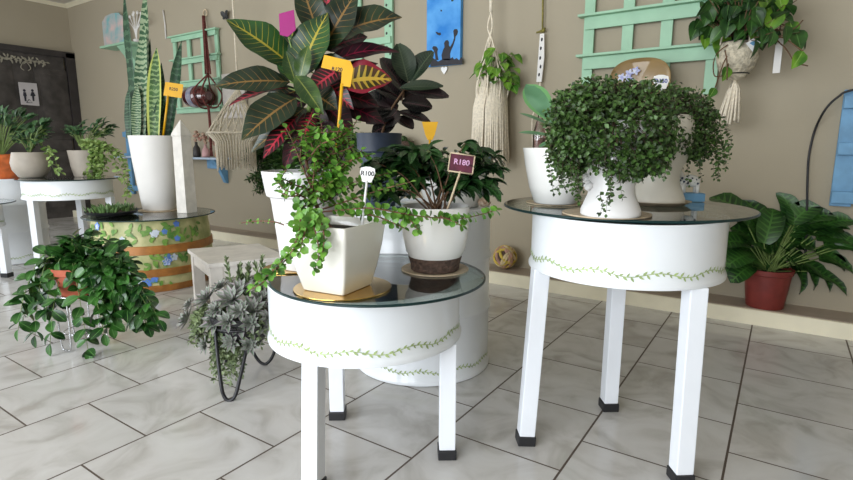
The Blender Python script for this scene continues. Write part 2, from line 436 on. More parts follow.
def rubber_leg(t, base, top, rz, wd=.047, foot=.03):
    base, top = V(base), V(top); ax = (top-base).normalized()
    rot = V((0, 0, 1)).rotation_difference(ax).to_matrix() @ Matrix.Rotation(rz, 3, 'Z')
    L = (top-base).length
    lg_ = MB().box(base+ax*(foot*.5+L/2), (wd, wd, L-foot), mat=rot, bev=.003).build('leg', m_white2, t)
    MB().box(base+ax*(foot/2), (wd+.007, wd+.007, foot), mat=rot, bev=.003).build('rubber_foot', m_black, lg_)
def drum_table(label, c, r, z0, z1, gc, gr, legs, rzs, tops=None, seed=1, group=None, grl=True, inner=True, m=m_white):
    t = thing('drum_table', label, 'table', (c[0], c[1], 0), 'white drum tables with glass tops')
    d = MB().lathe(drum_profile(r, z0, z1), (c[0], c[1], 0), 72)
    body = d.build('drum', m, t, smooth_angle=50)
    i = MB(); i.lathe([(r-.008, z1-.02), (r-.008, z0+.03), (0, z0+.03)], (c[0], c[1], 0), 72); i.lathe([(r*.985, z0), (0, z0)], (c[0], c[1], 0), 72)
    tag(i.build('drum_lining', m_inner, t, smooth_angle=50), 'grey inside of the drum')
    if grl: garland(c, r, z0+.040, body, seed=seed)
    g = MB(); g.lathe([(gr-.004, .0075), (0, .0075)], (gc[0], gc[1], z1+.002), 96); g.lathe([(gr-.004, 0), (0, 0)], (gc[0], gc[1], z1+.002), 96)
    gl = g.build('glass_top', m_glass, t)
    MB().lathe([(gr-.004, 0), (gr, .002), (gr, .0055), (gr-.004, .0075)], (gc[0], gc[1], z1+.002), 96).build('glass_rim', m_edge, gl)
    for k, (bx, by) in enumerate(legs):
        tx, ty = tops[k] if tops else (bx, by)
        rubber_leg(t, (bx, by, 0), (tx, ty, z0+.004), rzs[k])
    return t
drum_table('taller white drum table with glass top at right, carrying the face planters', (-.375, 1.605), .268, .548, .715, (-.41, 1.712), .369,
           [(-.585, 1.42), (-.154, 1.483), (-.43, 1.785)], [.62, .62, .62],
           [(-.565, 1.44), (-.16, 1.475), (-.425, 1.77)], seed=3, group=None)
drum_table('low white drum table with glass top in the foreground, carrying the square pot', (-1.005, 1.167), .281, .352, .525, (-.956, 1.172), .311,
           [(-.958, .885), (-.748, 1.222), (-1.175, 1.21)], [.3, .62, .62],
           [(-.985, .93), (-.748, 1.222), (-1.165, 1.20)], seed=5)
drum_table('white drum table far left in front of the dark door, carrying a beige pot', (-4.4, 1.77), .285, .53, .665, (-4.42, 1.79), .33,
           [(-4.34, 1.51), (-4.62, 1.93), (-4.2, 1.96)], [.5, .5, .5], seed=8)
drum_table('low drum table cut off by the left edge of the photo', (-4.62, 1.14), .27, .355, .52, (-4.58, 1.17), .31,
           [(-4.46, 1.345), (-4.8, 1.2), (-4.5, .95)], [.5, .5, .5], seed=9)
def tall_drum(label, c, r, h, hoops, seed):
    t = thing('steel_drum', label, 'drum', (c[0], c[1], 0), 'tall white drums')
    b_ = MB().lathe([(0, 0)] + drum_profile(r, 0, h, hoops) + [(r-.01, h-.01), (0, h-.01)], (c[0], c[1], 0), 80).build('drum_body', m_white, t, smooth_angle=50)
    garland(c, r, .055, b_, seed=seed)
tall_drum('tall white painted drum with green vine trim behind the low glass table', (-1.225, 1.79), .28, .67, (.26, .47), 11)
tall_drum('tall white drum at the far left under the orange pot', (-5.15, 1.586), .28, .66, (.25, .46), 12)

# ================================================================== PAINTED BARREL
bc = (-3.50, 1.885); BZ = .455
def brad(z): return .345 + .022*math.sin(PI*min(1, max(0, z/.46)))
t = thing('painted_barrel', 'green painted barrel table with orange hoops, blue flowers and round glass top', 'barrel', (bc[0], bc[1], 0))
m_barrel = M('mottled_lime_paint', (.25, .29, .10), .5, scale=9, col2=(.56, .52, .27))
m_hoop = M('orange_brown_hoop', (.36, .145, .03), .45, var=.25, scale=14)
bb = MB().lathe([(0, 0)]+[(brad(z*.0455), z*.0455) for z in range(11)]+[(.33, BZ), (.33, BZ-.03), (0, BZ-.03)], (*bc, 0), 64).build('staves', m_barrel, t, smooth_angle=40)
for z0, z1 in ((.245, .30), (.10, .152), (.0, .045)):
    MB().lathe([(brad(z0)+.001, z0), (brad(z0)+.007, z0+.003), (brad(z1)+.007, z1-.003), (brad(z1)+.001, z1)], (*bc, 0), 64).build('hoop', m_hoop, t, smooth_angle=40)
def paintwork(name, mat, items):
    g = MB()
    for a, h, an, l, wd in items:
        r = brad(h)+.0065 + R_.uniform(0, .001); pts = []
        for tt, w_ in ((0, 0), (.2, .8), (.5, 1), (.8, .7), (1, 0), (.8, -.7), (.5, -1), (.2, -.8)):
            x = math.cos(an)*l*tt - math.sin(an)*wd*w_; y = math.sin(an)*l*tt + math.cos(an)*wd*w_
            hh = min(.452, max(.004, h+y)); pts.append(g.vert(oncyl(bc, brad(hh)+.006, a+x/r, hh)))
        g.face(pts)
    return g.build(name, mat, bb)
rr = random.Random(4)
zones = [(.325, .43)]*5+[(.17, .235)]*3+[(.06, .09)]*2
paintwork('painted_leaves', M('painted_leaf_green', (.05, .16, .03), .5, col2=(.2, .36, .06), scale=20),
          [(rr.uniform(-2.9, .3), rr.uniform(*rr.choice(zones)), rr.uniform(0, 6.28), rr.uniform(.03, .06), rr.uniform(.007, .013)) for _ in range(230)])
def flowers(n, seed):
    rr = random.Random(seed); out = []
    for _ in range(n):
        a = rr.uniform(-2.7, .0); h = rr.uniform(*rr.choice(zones)); l = rr.uniform(.016, .03)
        for k in range(5): out.append((a, h, k*2*PI/5+.3, l, l*.4))
    return out
for nm, mt_, n_, sd_ in (('blue_flower', M('painted_flower_blue', (.10, .22, .62), .5, var=.2), 15, 2), ('white_flower', M('painted_flower_white', (.55, .6, .68), .5, var=.2), 10, 3)):
    fl_ = flowers(n_, sd_)
    for k in range(n_): paintwork(nm, mt_, fl_[k*5:k*5+5])
g = MB(); g.lathe([(.396, .0075), (0, .0075)], (*bc, BZ+.002), 80); g.lathe([(.396, 0), (0, 0)], (*bc, BZ+.002), 80)
gl = g.build('glass_top', m_glass, t)
MB().lathe([(.396, 0), (.4, .002), (.4, .0055), (.396, .0075)], (*bc, BZ+.002), 80).build('glass_rim', m_edge, gl)
GB = BZ+.0105; GR = .7255; GL = .5355; GT = .6755                   # glass surfaces: barrel, right, low, far table

# ================================================================== POTS
def pot(name, label, cat, c, prof, mat, wall=.006, soil=.92, sq=None, rz=0, group=None, seg=48, parent=None, soilmat=None):
    """prof = outer (r, z) from base up; makes pot body with inner wall and soil"""
    c = V(c); t = thing(name, label, cat, c, group)
    H = prof[-1][1]; rt_ = prof[-1][0]
    zs = H*soil
    rs = None
    for (r0, z0), (r1, z1) in zip(prof, prof[1:]):
        if z0 <= zs <= z1 and z1 > z0: rs = r0+(r1-r0)*(zs-z0)/(z1-z0)
    rs = (rs or rt_) - wall
    MB().lathe([(0, 0)]+list(prof)+[(rt_-wall*.5, H+.001), (rt_-wall, H-.002), (rs, zs-.002)], c, seg, sq, rz).build('pot', mat, t, smooth_angle=45)
    MB().lathe([(0, zs+.004), (rs*.6, zs+.003), (rs-.0005, zs)], c, seg, sq, rz).build('soil', soilmat or m_soil, t)
    return t
def saucer(name, label, c, r, mat, h=.012, group=None):
    o = MB().lathe([(0, 0), (r*.8, 0), (r, h), (r-.004, h), (r*.78, .003), (0, .003)], c, 48).build(name, mat, None, origin=c, smooth_angle=40)
    return tag(o, label, 'mat' if 'mat' in name else 'saucer', group)
def disc(name, label, c, r, mat, h=.003, cat='mat'):
    o = MB().lathe([(0, 0), (r, 0), (r+.0005, h*.5), (r, h), (0, h)], c, 56).build(name, mat, None, origin=c, smooth_angle=40)
    return tag(o, label, cat)
def strandleaves(mb, stem, pts, L, Wd, gap, shape='oval', pair=True, curl=.3, fold=.2, n=3, up=.5, r=.0015, tipup=.3, jit=.35, start=.0, droop=0, r2=None):
    pts = curve(pts, 5); stem.tube(pts, r, 5, r2 or r*.5)
    tot = sum((b_-a).length for a, b_ in zip(pts, pts[1:])); acc = 0; nxt = tot*start; side = R_.uniform(0, 6.28)
    for a, b_ in zip(pts, pts[1:]):
        seg = (b_-a).length
        while nxt <= acc+seg:
            p = a.lerp(b_, (nxt-acc)/max(seg, 1e-6)); tdir = (b_-a).normalized()
            x = tdir.cross(V((.1, .2, 1)))
            if x.length < .1: x = tdir.cross(V((1, 0, 0)))
            x.normalize(); y = x.cross(tdir)
            for k in range(2 if pair else 1):
                o = x*math.cos(side+k*PI) + y*math.sin(side+k*PI)
                d = (o + tdir*tipup + rv(jit) - V((0, 0, droop))).normalized()
                nn = (V((0, 0, up)) + tdir*.4 + rv(jit)*.8 - fwd*.25)
                s_ = R_.uniform(.75, 1.15)
                mb.leaf(p, d, nn, L*s_, Wd*s_, curl*R_.uniform(.3, 1.5), fold, n, shape)
            side += 1.57+R_.uniform(-.4, .4) if pair else 2.4
            nxt += gap*R_.uniform(.8, 1.2)
        acc += seg
    mb.leaf(pts[-1], pts[-1]-pts[-2], V((0, 0, 1))-fwd*.3, L*.8, Wd*.8, .2, fold, n, shape)

# ---- jade plant (foreground, square white pot)
jc = PZ(338, 287, GL+.004)
t = thing('jade_plant', 'trailing jade plant in a square white pot on gold mat, low glass table', 'potted plant', jc)
pr = [(.062, 0), (.0645, .003), (.076, .05), (.087, .11), (.093, .16), (.0945, .172)]
JR = .12
sc_ = 1.0
MB().lathe([(0, 0)]+[(a, b_) for a, b_ in pr]+[(.092, .1735), (.089, .170), (.0855, .15)], jc, 160, 26, JR).build('pot', M('warm_white_square_pot', (.86, .84, .77), .2, var=.01, coat=.4), t, smooth_angle=50)
MB().lathe([(0, .155), (.0857, .1505)], jc, 96, 12, JR).build('soil', m_soil, t)
D0 = depth(jc)
fol, st = MB(), MB()
root = jc+V((0, 0, .15))
def jade_branch(px_pts, gap=.0115, r=.0025, start=.1, Lf=.020):
    pts = [PD(a, b_, D0+d) for a, b_, d in px_pts]
    strandleaves(fol, st, pts, Lf, Lf*.9, gap, 'round', True, .2, .12, 4, .6, r, .2, .3, start)
# main upright stem and side limbs: (px, py, depth offset)
st.tube(curve([root+V((-.01, 0, -.01)), PD(316, 205, D0), PD(311, 185, D0), PD(306, 160, D0)]), .0065, 7, .004)
for b_ in ([(312, 195, 0), (318, 160, .02), (322, 130, .03), (318, 113, .03)], [(310, 185, 0), (300, 160, -.02), (292, 140, -.03), (286, 128, -.03)],
           [(311, 180, 0), (330, 155, .02), (345, 140, .02), (357, 120, .03)], [(312, 190, 0), (335, 175, .0), (352, 160, .0), (362, 150, .02)],
           [(308, 170, 0), (306, 150, .03), (303, 135, .03), (312, 118, .02)], [(311, 190, 0), (295, 185, -.03), (285, 180, -.04), (277, 183, -.05)],
           [(314, 205, 0), (300, 195, -.04), (285, 190, -.05), (278, 182, -.05)], [(316, 200, 0), (332, 168, .03), (338, 148, .04), (330, 130, .04)],
           [(310, 178, 0), (322, 165, .04), (340, 160, .05), (350, 135, .05)], [(308, 160, 0), (320, 145, -.02), (335, 138, -.02), (340, 125, -.02)]):
    jade_branch(b_, start=.12)
    q = b_[-2]; jade_branch([b_[1], (q[0]+R_.uniform(-14, 14), q[1]+R_.uniform(-10, 10), q[2]), (q[0]+R_.uniform(-20, 20), q[1]+R_.uniform(-16, 6), q[2]+.01)], start=.05)
# long arms and trailing strands
jade_branch([(313, 215, 0), (292, 226, -.02), (275, 222, -.02), (258, 221, -.01), (241, 223, 0)], gap=.016, start=.45, Lf=.009)
jade_branch([(313, 213, -.04), (302, 216, -.12), (299, 232, -.155), (293, 250, -.16), (280, 266, -.14), (262, 283, -.13), (250, 290, -.12)], gap=.0105)
jade_branch([(300, 225, -.15), (296, 240, -.155), (286, 256, -.15), (272, 272, -.14), (258, 282, -.13)], gap=.011)
jade_branch([(314, 212, -.04), (312, 220, -.13), (317, 238, -.165), (319, 255, -.16), (315, 270, -.155)], gap=.0095)
jade_branch([(316, 214, -.06), (322, 225, -.15), (324, 240, -.165), (322, 256, -.16)], gap=.010)
jade_branch([(318, 212, -.04), (311, 221, -.14), (304, 235, -.16), (300, 252, -.16)], gap=.010)
jade_branch([(320, 212, 0), (345, 210, -.04), (370, 208, -.08), (395, 212, -.08), (418, 216, -.05), (440, 218, -.05), (465, 218, -.04), (497, 210, -.02)], gap=.0115, start=.1)
jade_branch([(320, 210, 0), (350, 200, .02), (380, 190, .0), (410, 182, -.03)], gap=.013)
jade_branch([(345, 212, 0), (375, 216, -.03), (395, 224, -.05), (404, 228, -.05)], gap=.012)
jade_branch([(400, 212, -.04), (412, 222, -.05), (418, 230, -.06)], gap=.010)
jade_branch([(440, 216, -.05), (455, 222, -.05), (462, 226, -.05)], gap=.011)
jade_branch([(318, 205, 0), (345, 190, .04), (372, 178, .05), (392, 172, .06)], gap=.012)
jade_branch([(316, 205, 0), (300, 208, -.05), (296, 222, -.08), (305, 238, -.1)], gap=.010)
for k in range(17):
    a, b_ = R_.uniform(285, 372), R_.uniform(135, 205)
    jade_branch([(312, 195, 0), ((312+a)/2, (195+b_)/2, R_.uniform(-.03, .04)), (a, b_, R_.uniform(-.05, .06))], gap=.012, r=.0015, start=.25)
m_jade = M('jade_leaf_green', (.045, .16, .016), .35, scale=30, col2=(.18, .38, .05))
fol.build('foliage', m_jade, t); tag(st.build('stem', M('red_brown_jade_stem', (.16, .07, .04), .7, var=.2, scale=40), t), 'red-brown woody stems')
mc = PZ(343, 287.5, GL)
disc('gold_mat', 'round gold mat under the square white pot', mc, .128, m_gold)

# price tags
def stake_tag(label, top, foot_, w_, h_, d, mat, txt, tcol, stick_mat, tilt=0, shape='rect', tsize=.4, frame=None, sw=.0035, stick_to=None):
    c = PD(*top, d); fpt = foot_
    cr, su = math.cos(tilt), math.sin(tilt); rt_ = RT*cr + UP*su; up_ = UP*cr - RT*su; th = TOCAM*.0016
    t = thing('price_tag', label, 'tag', fpt, 'price tags')
    if shape == 'rect': ol = [(-1, -1), (1, -1), (1, 1), (-1, 1)]
    elif shape == 'spade': ol = [(-.55, -1), (.55, -1), (.95, .2), (.85, .8), (.3, 1), (-.3, 1), (-.85, .8), (-.95, .2)]
    elif shape == 'arrow': ol = [(-1, .1), (-.9, 1), (.75, .8), (1, .3), (.95, -1), (.35, -1), (.3, -.05)]
    else: ol = [(-1, 1), (1, 1), (.6, -.4), (.3, -1), (-.3, -1), (-.6, -.4)]
    MB().prism([c + rt_*x*w_/2 + up_*y*h_/2 for x, y in ol], th).build('plate', mat, t)
    bot = c - up_*h_*.5 if stick_to is None else PD(*stick_to, d)
    MB().tube([fpt, bot-th*.3+up_*.004], sw, 5).build('stick', stick_mat, t)
    if frame:
        f = MB()
        for a, b_ in zip(ol, ol[1:]+ol[:1]): f.tube([c + rt_*a[0]*w_/2 + up_*a[1]*h_/2 + th, c + rt_*b_[0]*w_/2 + up_*b_[1]*h_/2 + th], .0022, 5)
        f.build('frame', frame, t)
    if txt: text(txt, h_*tsize, tcol, t, c+th*1.15+(up_*h_*.05), rt_, up_)
    return t
stake_tag('white spade-shaped price tag reading R100 in the jade plant', (367.5, 174.5), PD(362, 227, D0-.04), .042, .040, D0-.02, m_tagw, 'R100', m_ink, m_tagw, -.08, 'spade', .42)

# ---- poinsettia-like plant with brown banded pot
pc = PZ(435, 269, GL+.005)
disc('tan_mat', 'round tan mat under the brown-banded white pot', PZ(435, 269, GL), .102, m_tan, .004)
t = thing('glossy_leaf_plant', 'bushy dark green plant in white pot with brown base band, low glass table', 'potted plant', pc)
MB().lathe([(0, 0), (.069, 0), (.073, .003), (.074, .02), (.080, .04), (.078, .043)], pc, 56).build('base_band', m_brown, t, smooth_angle=50)
MB().lathe([(.077, .040), (.088, .06), (.097, .10), (.101, .15), (.101, .19), (.0985, .192), (.095, .188), (.094, .17)], pc, 56).build('pot', m_cer, t, smooth_angle=50)
MB().lathe([(0, .176), (.094, .171)], pc, 56).build('soil', m_soil, t)
dP = depth(pc); fol, st = MB(), MB()
for k in range(64):
    a, b_, dd = R_.uniform(374, 494), R_.uniform(142, 192), R_.uniform(-.07, .10)
    if abs(a-435) > 42: b_ = R_.uniform(160, 198)
    e = PD(a, b_, dP+dd); s0 = pc+V((R_.uniform(-.03, .03), R_.uniform(-.03, .03), .172))
    mid = s0.lerp(e, .5)+V((0, 0, .03))
    if k % 4 == 0: st.tube(curve([s0, mid, e]), .003, 5, .0012)
    for j in range(3): fol.leaf(mid.lerp(e, .3*j)+rv(.01), (e-mid).normalized()+rv(.8), V((0, 0, 1))-fwd*.35+rv(.3), R_.uniform(.045, .07), .028, .5, .2, 4)
    for j in range(8):
        d = (e-mid).normalized()*.6+rv(.8); d.z = abs(d.z)*.3-.15
        fol.leaf(e+rv(.006), d, V((0, 0, 1))-fwd*.35+rv(.3), R_.uniform(.042, .072), R_.uniform(.020, .032), R_.uniform(.2, 1.0), .25, 4, 'oval')
m_pgreen = leafmat('dark_glossy_leaf', (.006, .03, .008), (.025, .085, .018), (.06, .14, .04), 7, 1.2, .08, .12, .3)
fol.build('foliage', m_pgreen, t); st.build('stem', m_stem, t)
stake_tag('small maroon chalkboard price tag with wooden frame reading R180', (461.5, 163.5), pc+V((.055, -.03, .173)), .070, .052, dP-.09, m_board, 'R180', m_chalk, m_wood, -.14, 'rect', .42, frame=m_wood)
stake_tag('yellow price tag standing behind the bushy dark green plant', (430, 131), PD(428, 168, dP+.1), .052, .058, dP+.1, m_yel, None, None, m_yel, 0, 'cup')

# ---- croton
cc = PZ(307, 266, GL+.004); dC = depth(cc)
disc('gold_mat', 'gold mat under the tall pot of the red-veined plant', PZ(291, 268, GL), .082, m_gold)
t = thing('croton_plant', 'large croton with yellow and red veined leaves in tall white pot', 'potted plant', cc)
kC = dC/F
pr = [(.074, 0), (.077, .004), (.086, .10), (.097, .20), (.100, .215), (.110, .220), (.113, .232), (.121, .285), (.122, .292)]
MB().lathe([(0, 0)]+pr+[(.119, .293), (.115, .288), (.110, .27)], cc, 56).build('pot', M('shaded_white_collared_pot', (.64, .63, .63), .5, var=.03), t, smooth_angle=40)  # matt white greyed down: the pot's slight shade is put into its colour
MB().lathe([(0, .275), (.110, .271)], cc, 48).build('soil', m_soil, t)
mcY = leafmat('croton_green_yellow_vein', (.008, .035, .010), (.018, .075, .014), (.34, .28, .03), 12, 1.5, .06, .09, .3)
mcO = leafmat('croton_dark_orange_vein', (.006, .016, .008), (.014, .032, .012), (.20, .11, .03), 10, 1.5, .06, .08, .3)
mcR = leafmat('croton_crimson', (.035, .004, .010), (.016, .010, .008), (.42, .025, .05), 10, 1.5, .10, .24, .35)
mcM = leafmat('croton_maroon', (.010, .004, .006), (.025, .007, .011), (.16, .010, .03), 9, 1.5, .06, .10, .3)
mcB = leafmat('croton_yellow', (.05, .05, .01), (.12, .03, .02), (.62, .42, .05), 9, 1.5, .12, .34, .35, edge=(.25, .01, .03))
mcV = leafmat('croton_olive', (.014, .045, .008), (.05, .10, .015), (.14, .16, .03), 8, 1.5, .06, .03, .3)
stC = MB()
s0 = cc+V((0, 0, .272)); trunk = curve([s0, PD(303, 150, dC), PD(308, 115, dC-.01), PD(314, 85, dC-.01), PD(320, 50, dC), PD(322, 10, dC+.02), PD(322, -20, dC+.02)])
stC.tube(trunk, .009, 8, .005)
CL = [ # base px, tip px, width px, dep base, dep tip, mat, curl, roll
 ((292, 66), (229, 20), 38, .0, -.06, mcY, .35, .2), ((290, 82), (216, 84), 27, -.02, -.10, mcO, .5, .5),
 ((288, 88), (229, 103), 15, -.02, -.08, mcR, .5, .6), ((296, 98), (243, 137), 36, -.03, -.12, mcO, .4, .2),
 ((298, 116), (264, 156), 19, -.04, -.12, mcR, .3, .3), ((302, 125), (284, 170), 16, -.05, -.1, mcM, .3, .3),
 ((299, 78), (326, 14), 40, -.03, -.05, mcY, .35, .1), ((290, 80), (293, 28), 30, .02, .0, mcY, .3, .4),
 ((322, 52), (356, -8), 34, -.02, -.04, mcO, .3, .2), ((332, 38), (399, 15), 42, .0, -.04, mcO, .5, .15),
 ((324, 66), (398, 46), 19, .0, -.02, mcM, .9, .4), ((340, 84), (391, 78), 36, -.02, -.02, mcB, .7, .2),
 ((342, 68), (308, 92), 22, -.05, -.10, mcR, .3, .3), ((296, 76), (322, 112), 19, -.08, -.14, mcV, .5, .3),
 ((318, 98), (352, 132), 30, .0, .02, mcM, .4, .3), ((320, 90), (378, 105), 28, .02, .03, mcM, .5, .4),
 ((312, 105), (322, 150), 26, .0, -.04, mcM, .5, .3), ((310, 110), (344, 165), 24, .02, .0, mcM, .5, .3),
 ((320, 40), (300, -20), 28, .02, .02, mcO, .3, .2),
 ((322, 35), (335, -25), 30, .03, .02, mcR, .3, .2), ((308, 100), (268, 118), 26, .04, .05, mcM, .5, .3),
 ((306, 118), (250, 150), 22, .05, .05, mcO, .6, .3), ((314, 75), (345, 60), 26, -.02, -.06, mcO, .3, .3),
 ((310, 92), (336, 108), 28, -.04, -.08, mcO, .5, .2), ((318, 70), (360, 92), 26, .05, .08, mcM, .4, .4),
 ((306, 84), (278, 60), 24, .05, .08, mcO, .4, .3), ((305, 108), (282, 130), 22, -.01, -.06, mcO, .5, .3),
 ((312, 112), (300, 148), 18, -.02, -.08, mcR, .5, .4), ((322, 78), (352, 108), 20, -.03, -.05, mcR, .4, .4),
 ((296, 84), (286, 52), 15, -.05, -.05, mcV, .3, .3), ((300, 80), (308, 46), 16, -.06, -.07, mcV, .3, .3), ((306, 120), (306, 172), 22, -.02, -.06, mcM, .3, .3), ((312, 118), (336, 150), 24, -.02, -.05, mcM, .4, .3), ((300, 112), (272, 140), 22, .0, -.02, mcM, .5, .3),
 ((330, 100), (384, 122), 26, .05, .06, mcM, .5, .3), ((326, 88), (376, 62), 26, .05, .06, mcM, .5, .3), ((318, 108), (352, 150), 26, .04, .03, mcM, .4, .3),
 ((298, 90), (262, 108), 24, .06, .06, mcO, .5, .3), ((304, 68), (272, 36), 26, .08, .1, mcY, .4, .3), ((326, 50), (366, 36), 28, .06, .08, mcM, .4, .3), ((310, 60), (322, 30), 30, .06, .06, mcY, .3, .2)]
for k, (b_, tp, wpx, d0, d1_, mt, cu, roll) in enumerate(CL):
    B, T = PD(*b_, dC+d0), PD(*tp, dC+d1_); L = (T-B).length
    dv = (T-B).normalized(); sd = dv.cross(TOCAM).normalized(); nr = (TOCAM + V((0, 0, .5)) + sd*R_.uniform(-roll, roll)).normalized()
    if nr.dot(V((0, 0, 1))) < 0: nr = nr
    # compensate the curl so that the tip still lands on T
    d_adj = (dv + nr.cross(dv).cross(dv)*0 + (nr - dv*nr.dot(dv)).normalized()*cu*.5).normalized()
    m = MB().leaf(B, d_adj, nr, L*1.04, wpx*kC*1.04, cu*1.1, .14, 12, 'lance', .09, 2)
    m.build('leaf', mt, t)
    q = min(trunk, key=lambda p: (p-B).length+abs(p.z-(B.z-.02))*.5); stC.tube([q, B], .0022, 5)
stC.build('stem', m_gstem, t)
tg = stake_tag('yellow two-step price tag on a long stick in front of the croton', (337, 71), PD(336.5, 156, D0+.14), .090, .080, dC-.16, m_yel, 'R120', m_ink, m_yel, -.12, 'arrow', .18, stick_to=(342, 85), sw=.005)

# ---- navy pot with rubber plant + wide white planter, both on the tall drum
TD = .672-.010
nc = V((-1.36, 1.655, TD)); dN = depth(nc)
nx = PD(380, 200, dN); nc = V((nx.x, nx.y, TD))
saucer('pale_blue_saucer', 'pale blue saucer under the navy pot on the tall drum', nc, .105, M('pale_blue_glaze', (.42, .55, .66), .3), .012)
nc = nc+V((0, 0, .004))
t = pot('rubber_plant', 'dark-leaved rubber plant in navy blue pot on the tall white drum', 'potted plant', nc,
        [(.058, 0), (.062, .004), (.075, .2), (.078, .215), (.088, .22), (.09, .285), (.091, .29)], m_navy)
m_rub = leafmat('rubber_dark_leaf', (.012, .03, .018), (.03, .055, .03), (.06, .09, .05), 14, 1.2, .06, .08, .25)
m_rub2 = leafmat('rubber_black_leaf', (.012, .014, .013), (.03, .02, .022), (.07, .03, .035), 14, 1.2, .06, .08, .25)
top = nc+V((0, 0, .26)); sm = MB(); dN = depth(nc)
RL = [((408, 82), (399, 46), 19), ((411, 82), (431, 53), 19), ((404, 92), (383, 60), 20), ((408, 91), (446, 96), 12), ((402, 102), (430, 107), 14), ((398, 112), (428, 121), 10),
      ((402, 100), (375, 82), 22), ((398, 108), (364, 100), 22), ((396, 114), (368, 122), 18), ((400, 95), (378, 72), 18), ((395, 122), (374, 132), 14), ((400, 88), (440, 86), 10), ((392, 110), (360, 112), 20), ((396, 104), (386, 84), 20),
      ((396, 118), (412, 128), 14), ((404, 98), (420, 90), 14), ((398, 110), (384, 126), 16)]
s2 = [PD(404, 90, dN-.03), PD(390, 112, dN-.02)]
sm.tube(curve([top, s2[1], s2[0]]), .006, 6, .004); sm.tube(curve([top+V((.02, 0, 0)), PD(388, 120, dN+.02), PD(398, 100, dN+.04)]), .005, 6, .003)
for b_, tp, wpx in RL:
    o = R_.uniform(-.05, .05); B, T = PD(*b_, dN+o*.5), PD(*tp, dN+o); dv = (T-B).normalized(); sd = dv.cross(TOCAM).normalized()
    nr = (TOCAM+V((0, 0, .6))+sd*R_.uniform(-.5, .5)).normalized()
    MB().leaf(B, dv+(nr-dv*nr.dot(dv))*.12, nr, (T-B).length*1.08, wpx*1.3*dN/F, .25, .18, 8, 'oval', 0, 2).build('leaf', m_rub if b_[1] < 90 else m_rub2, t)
    sm.tube([min((top.lerp(s2[1], .5), s2[1], s2[0]), key=lambda p: (p-B).length), B], .002, 5)
sm.build('stem', m_stem, t)
wp = PD(453, 190, 2.20); wp = V((wp.x, wp.y, TD))
t = pot('white_planter', 'wide white planter behind the bushy dark green plant, on the tall drum', 'potted plant', wp,
        [(.105, 0), (.110, .004), (.135, .06), (.147, .12), (.150, .14)], m_cer)
fol, st = MB(), MB()
for k in range(26):
    a = R_.uniform(0, 6.28); L = R_.uniform(.06, .13); s0 = wp+V((math.cos(a)*.04, math.sin(a)*.04, .13)); e = s0+V((math.cos(a)*L, math.sin(a)*L, R_.uniform(.05, .10)))
    st.tube(curve([s0, s0.lerp(e, .5)+V((0, 0, .03)), e]), .002, 5)
    for j in range(4): fol.leaf(e, V((math.cos(a), math.sin(a), -.2))+rv(.7), V((0, 0, 1))+rv(.4), R_.uniform(.05, .075), .026, .8, .2, 4)
fol.build('foliage', m_pgreen, t); st.build('stem', m_gstem, t)
sh = PD(484, 207, 2.13)
tag(MB().ball(V((sh.x, sh.y, TD+.022)), .022, (1.3, 1, .9), 2).build('seashell', M('speckled_shell', (.28, .14, .08), .4, scale=80, col2=(.7, .58, .44)), None, origin=(sh.x, sh.y, TD)), 'small speckled brown shell on the right edge of the tall drum', 'shell')

# ================================================================== RIGHT TABLE
# left white pot with paddle plant
q = PZ(555, 203, GR+.005)
disc('tan_mat', 'round tan mat under the plain white pot on the right table', PZ(556, 203, GR), .095, m_tan, .004)
t = pot('paddle_plant', 'paddle plant with broad pale green leaves in plain white pot', 'potted plant', q,
        [(.060, 0), (.066, .004), (.082, .05), (.097, .12), (.104, .165), (.105, .17)], m_cer)
dq = depth(q)
m_pad = leafmat('paddle_leaf', (.10, .24, .12), (.16, .33, .19), None, edge=(.14, .33, .12), rough=.35)
for b_, tp, wpx in (((556, 128), (527, 82), 27), ((566, 130), (566, 92), 26), ((560, 130), (521, 110), 12), ((562, 138), (519, 129), 11), ((566, 135), (590, 108), 20), ((560, 142), (575, 128), 16), ((556, 140), (538, 146), 10)):
    o = R_.uniform(-.02, .03); B, T = PD(*b_, dq), PD(*tp, dq+o); dv = (T-B).normalized(); nr = (TOCAM+V((0, 0, .3))).normalized() if wpx > 18 else (TOCAM*.4+V((0, 0, 1))).normalized()
    MB().leaf(B, dv, nr, (T-B).length, wpx*dq/F, .15, .08, 9, 'obov', 0, 2).build('leaf', m_pad, t)
MB().tube(curve([q+V((0, 0, .15)), PD(560, 142, dq), PD(562, 130, dq)]), .009, 8, .006).build('stem', m_gstem, t)
sp_ = MB()                                                   # thin grassy leaves between the pots
for k in range(9):
    b0 = PD(586+R_.uniform(-5, 5), 130, dq+.06); sp_.leaf(b0, PD(580+R_.uniform(-10, 10), R_.uniform(70, 90), dq+.05)-b0, TOCAM, .10+.08*R_.random(), .006, .2, .2, 4, 'lance')
sp_.build('grassy_leaf', m_gstem, t)

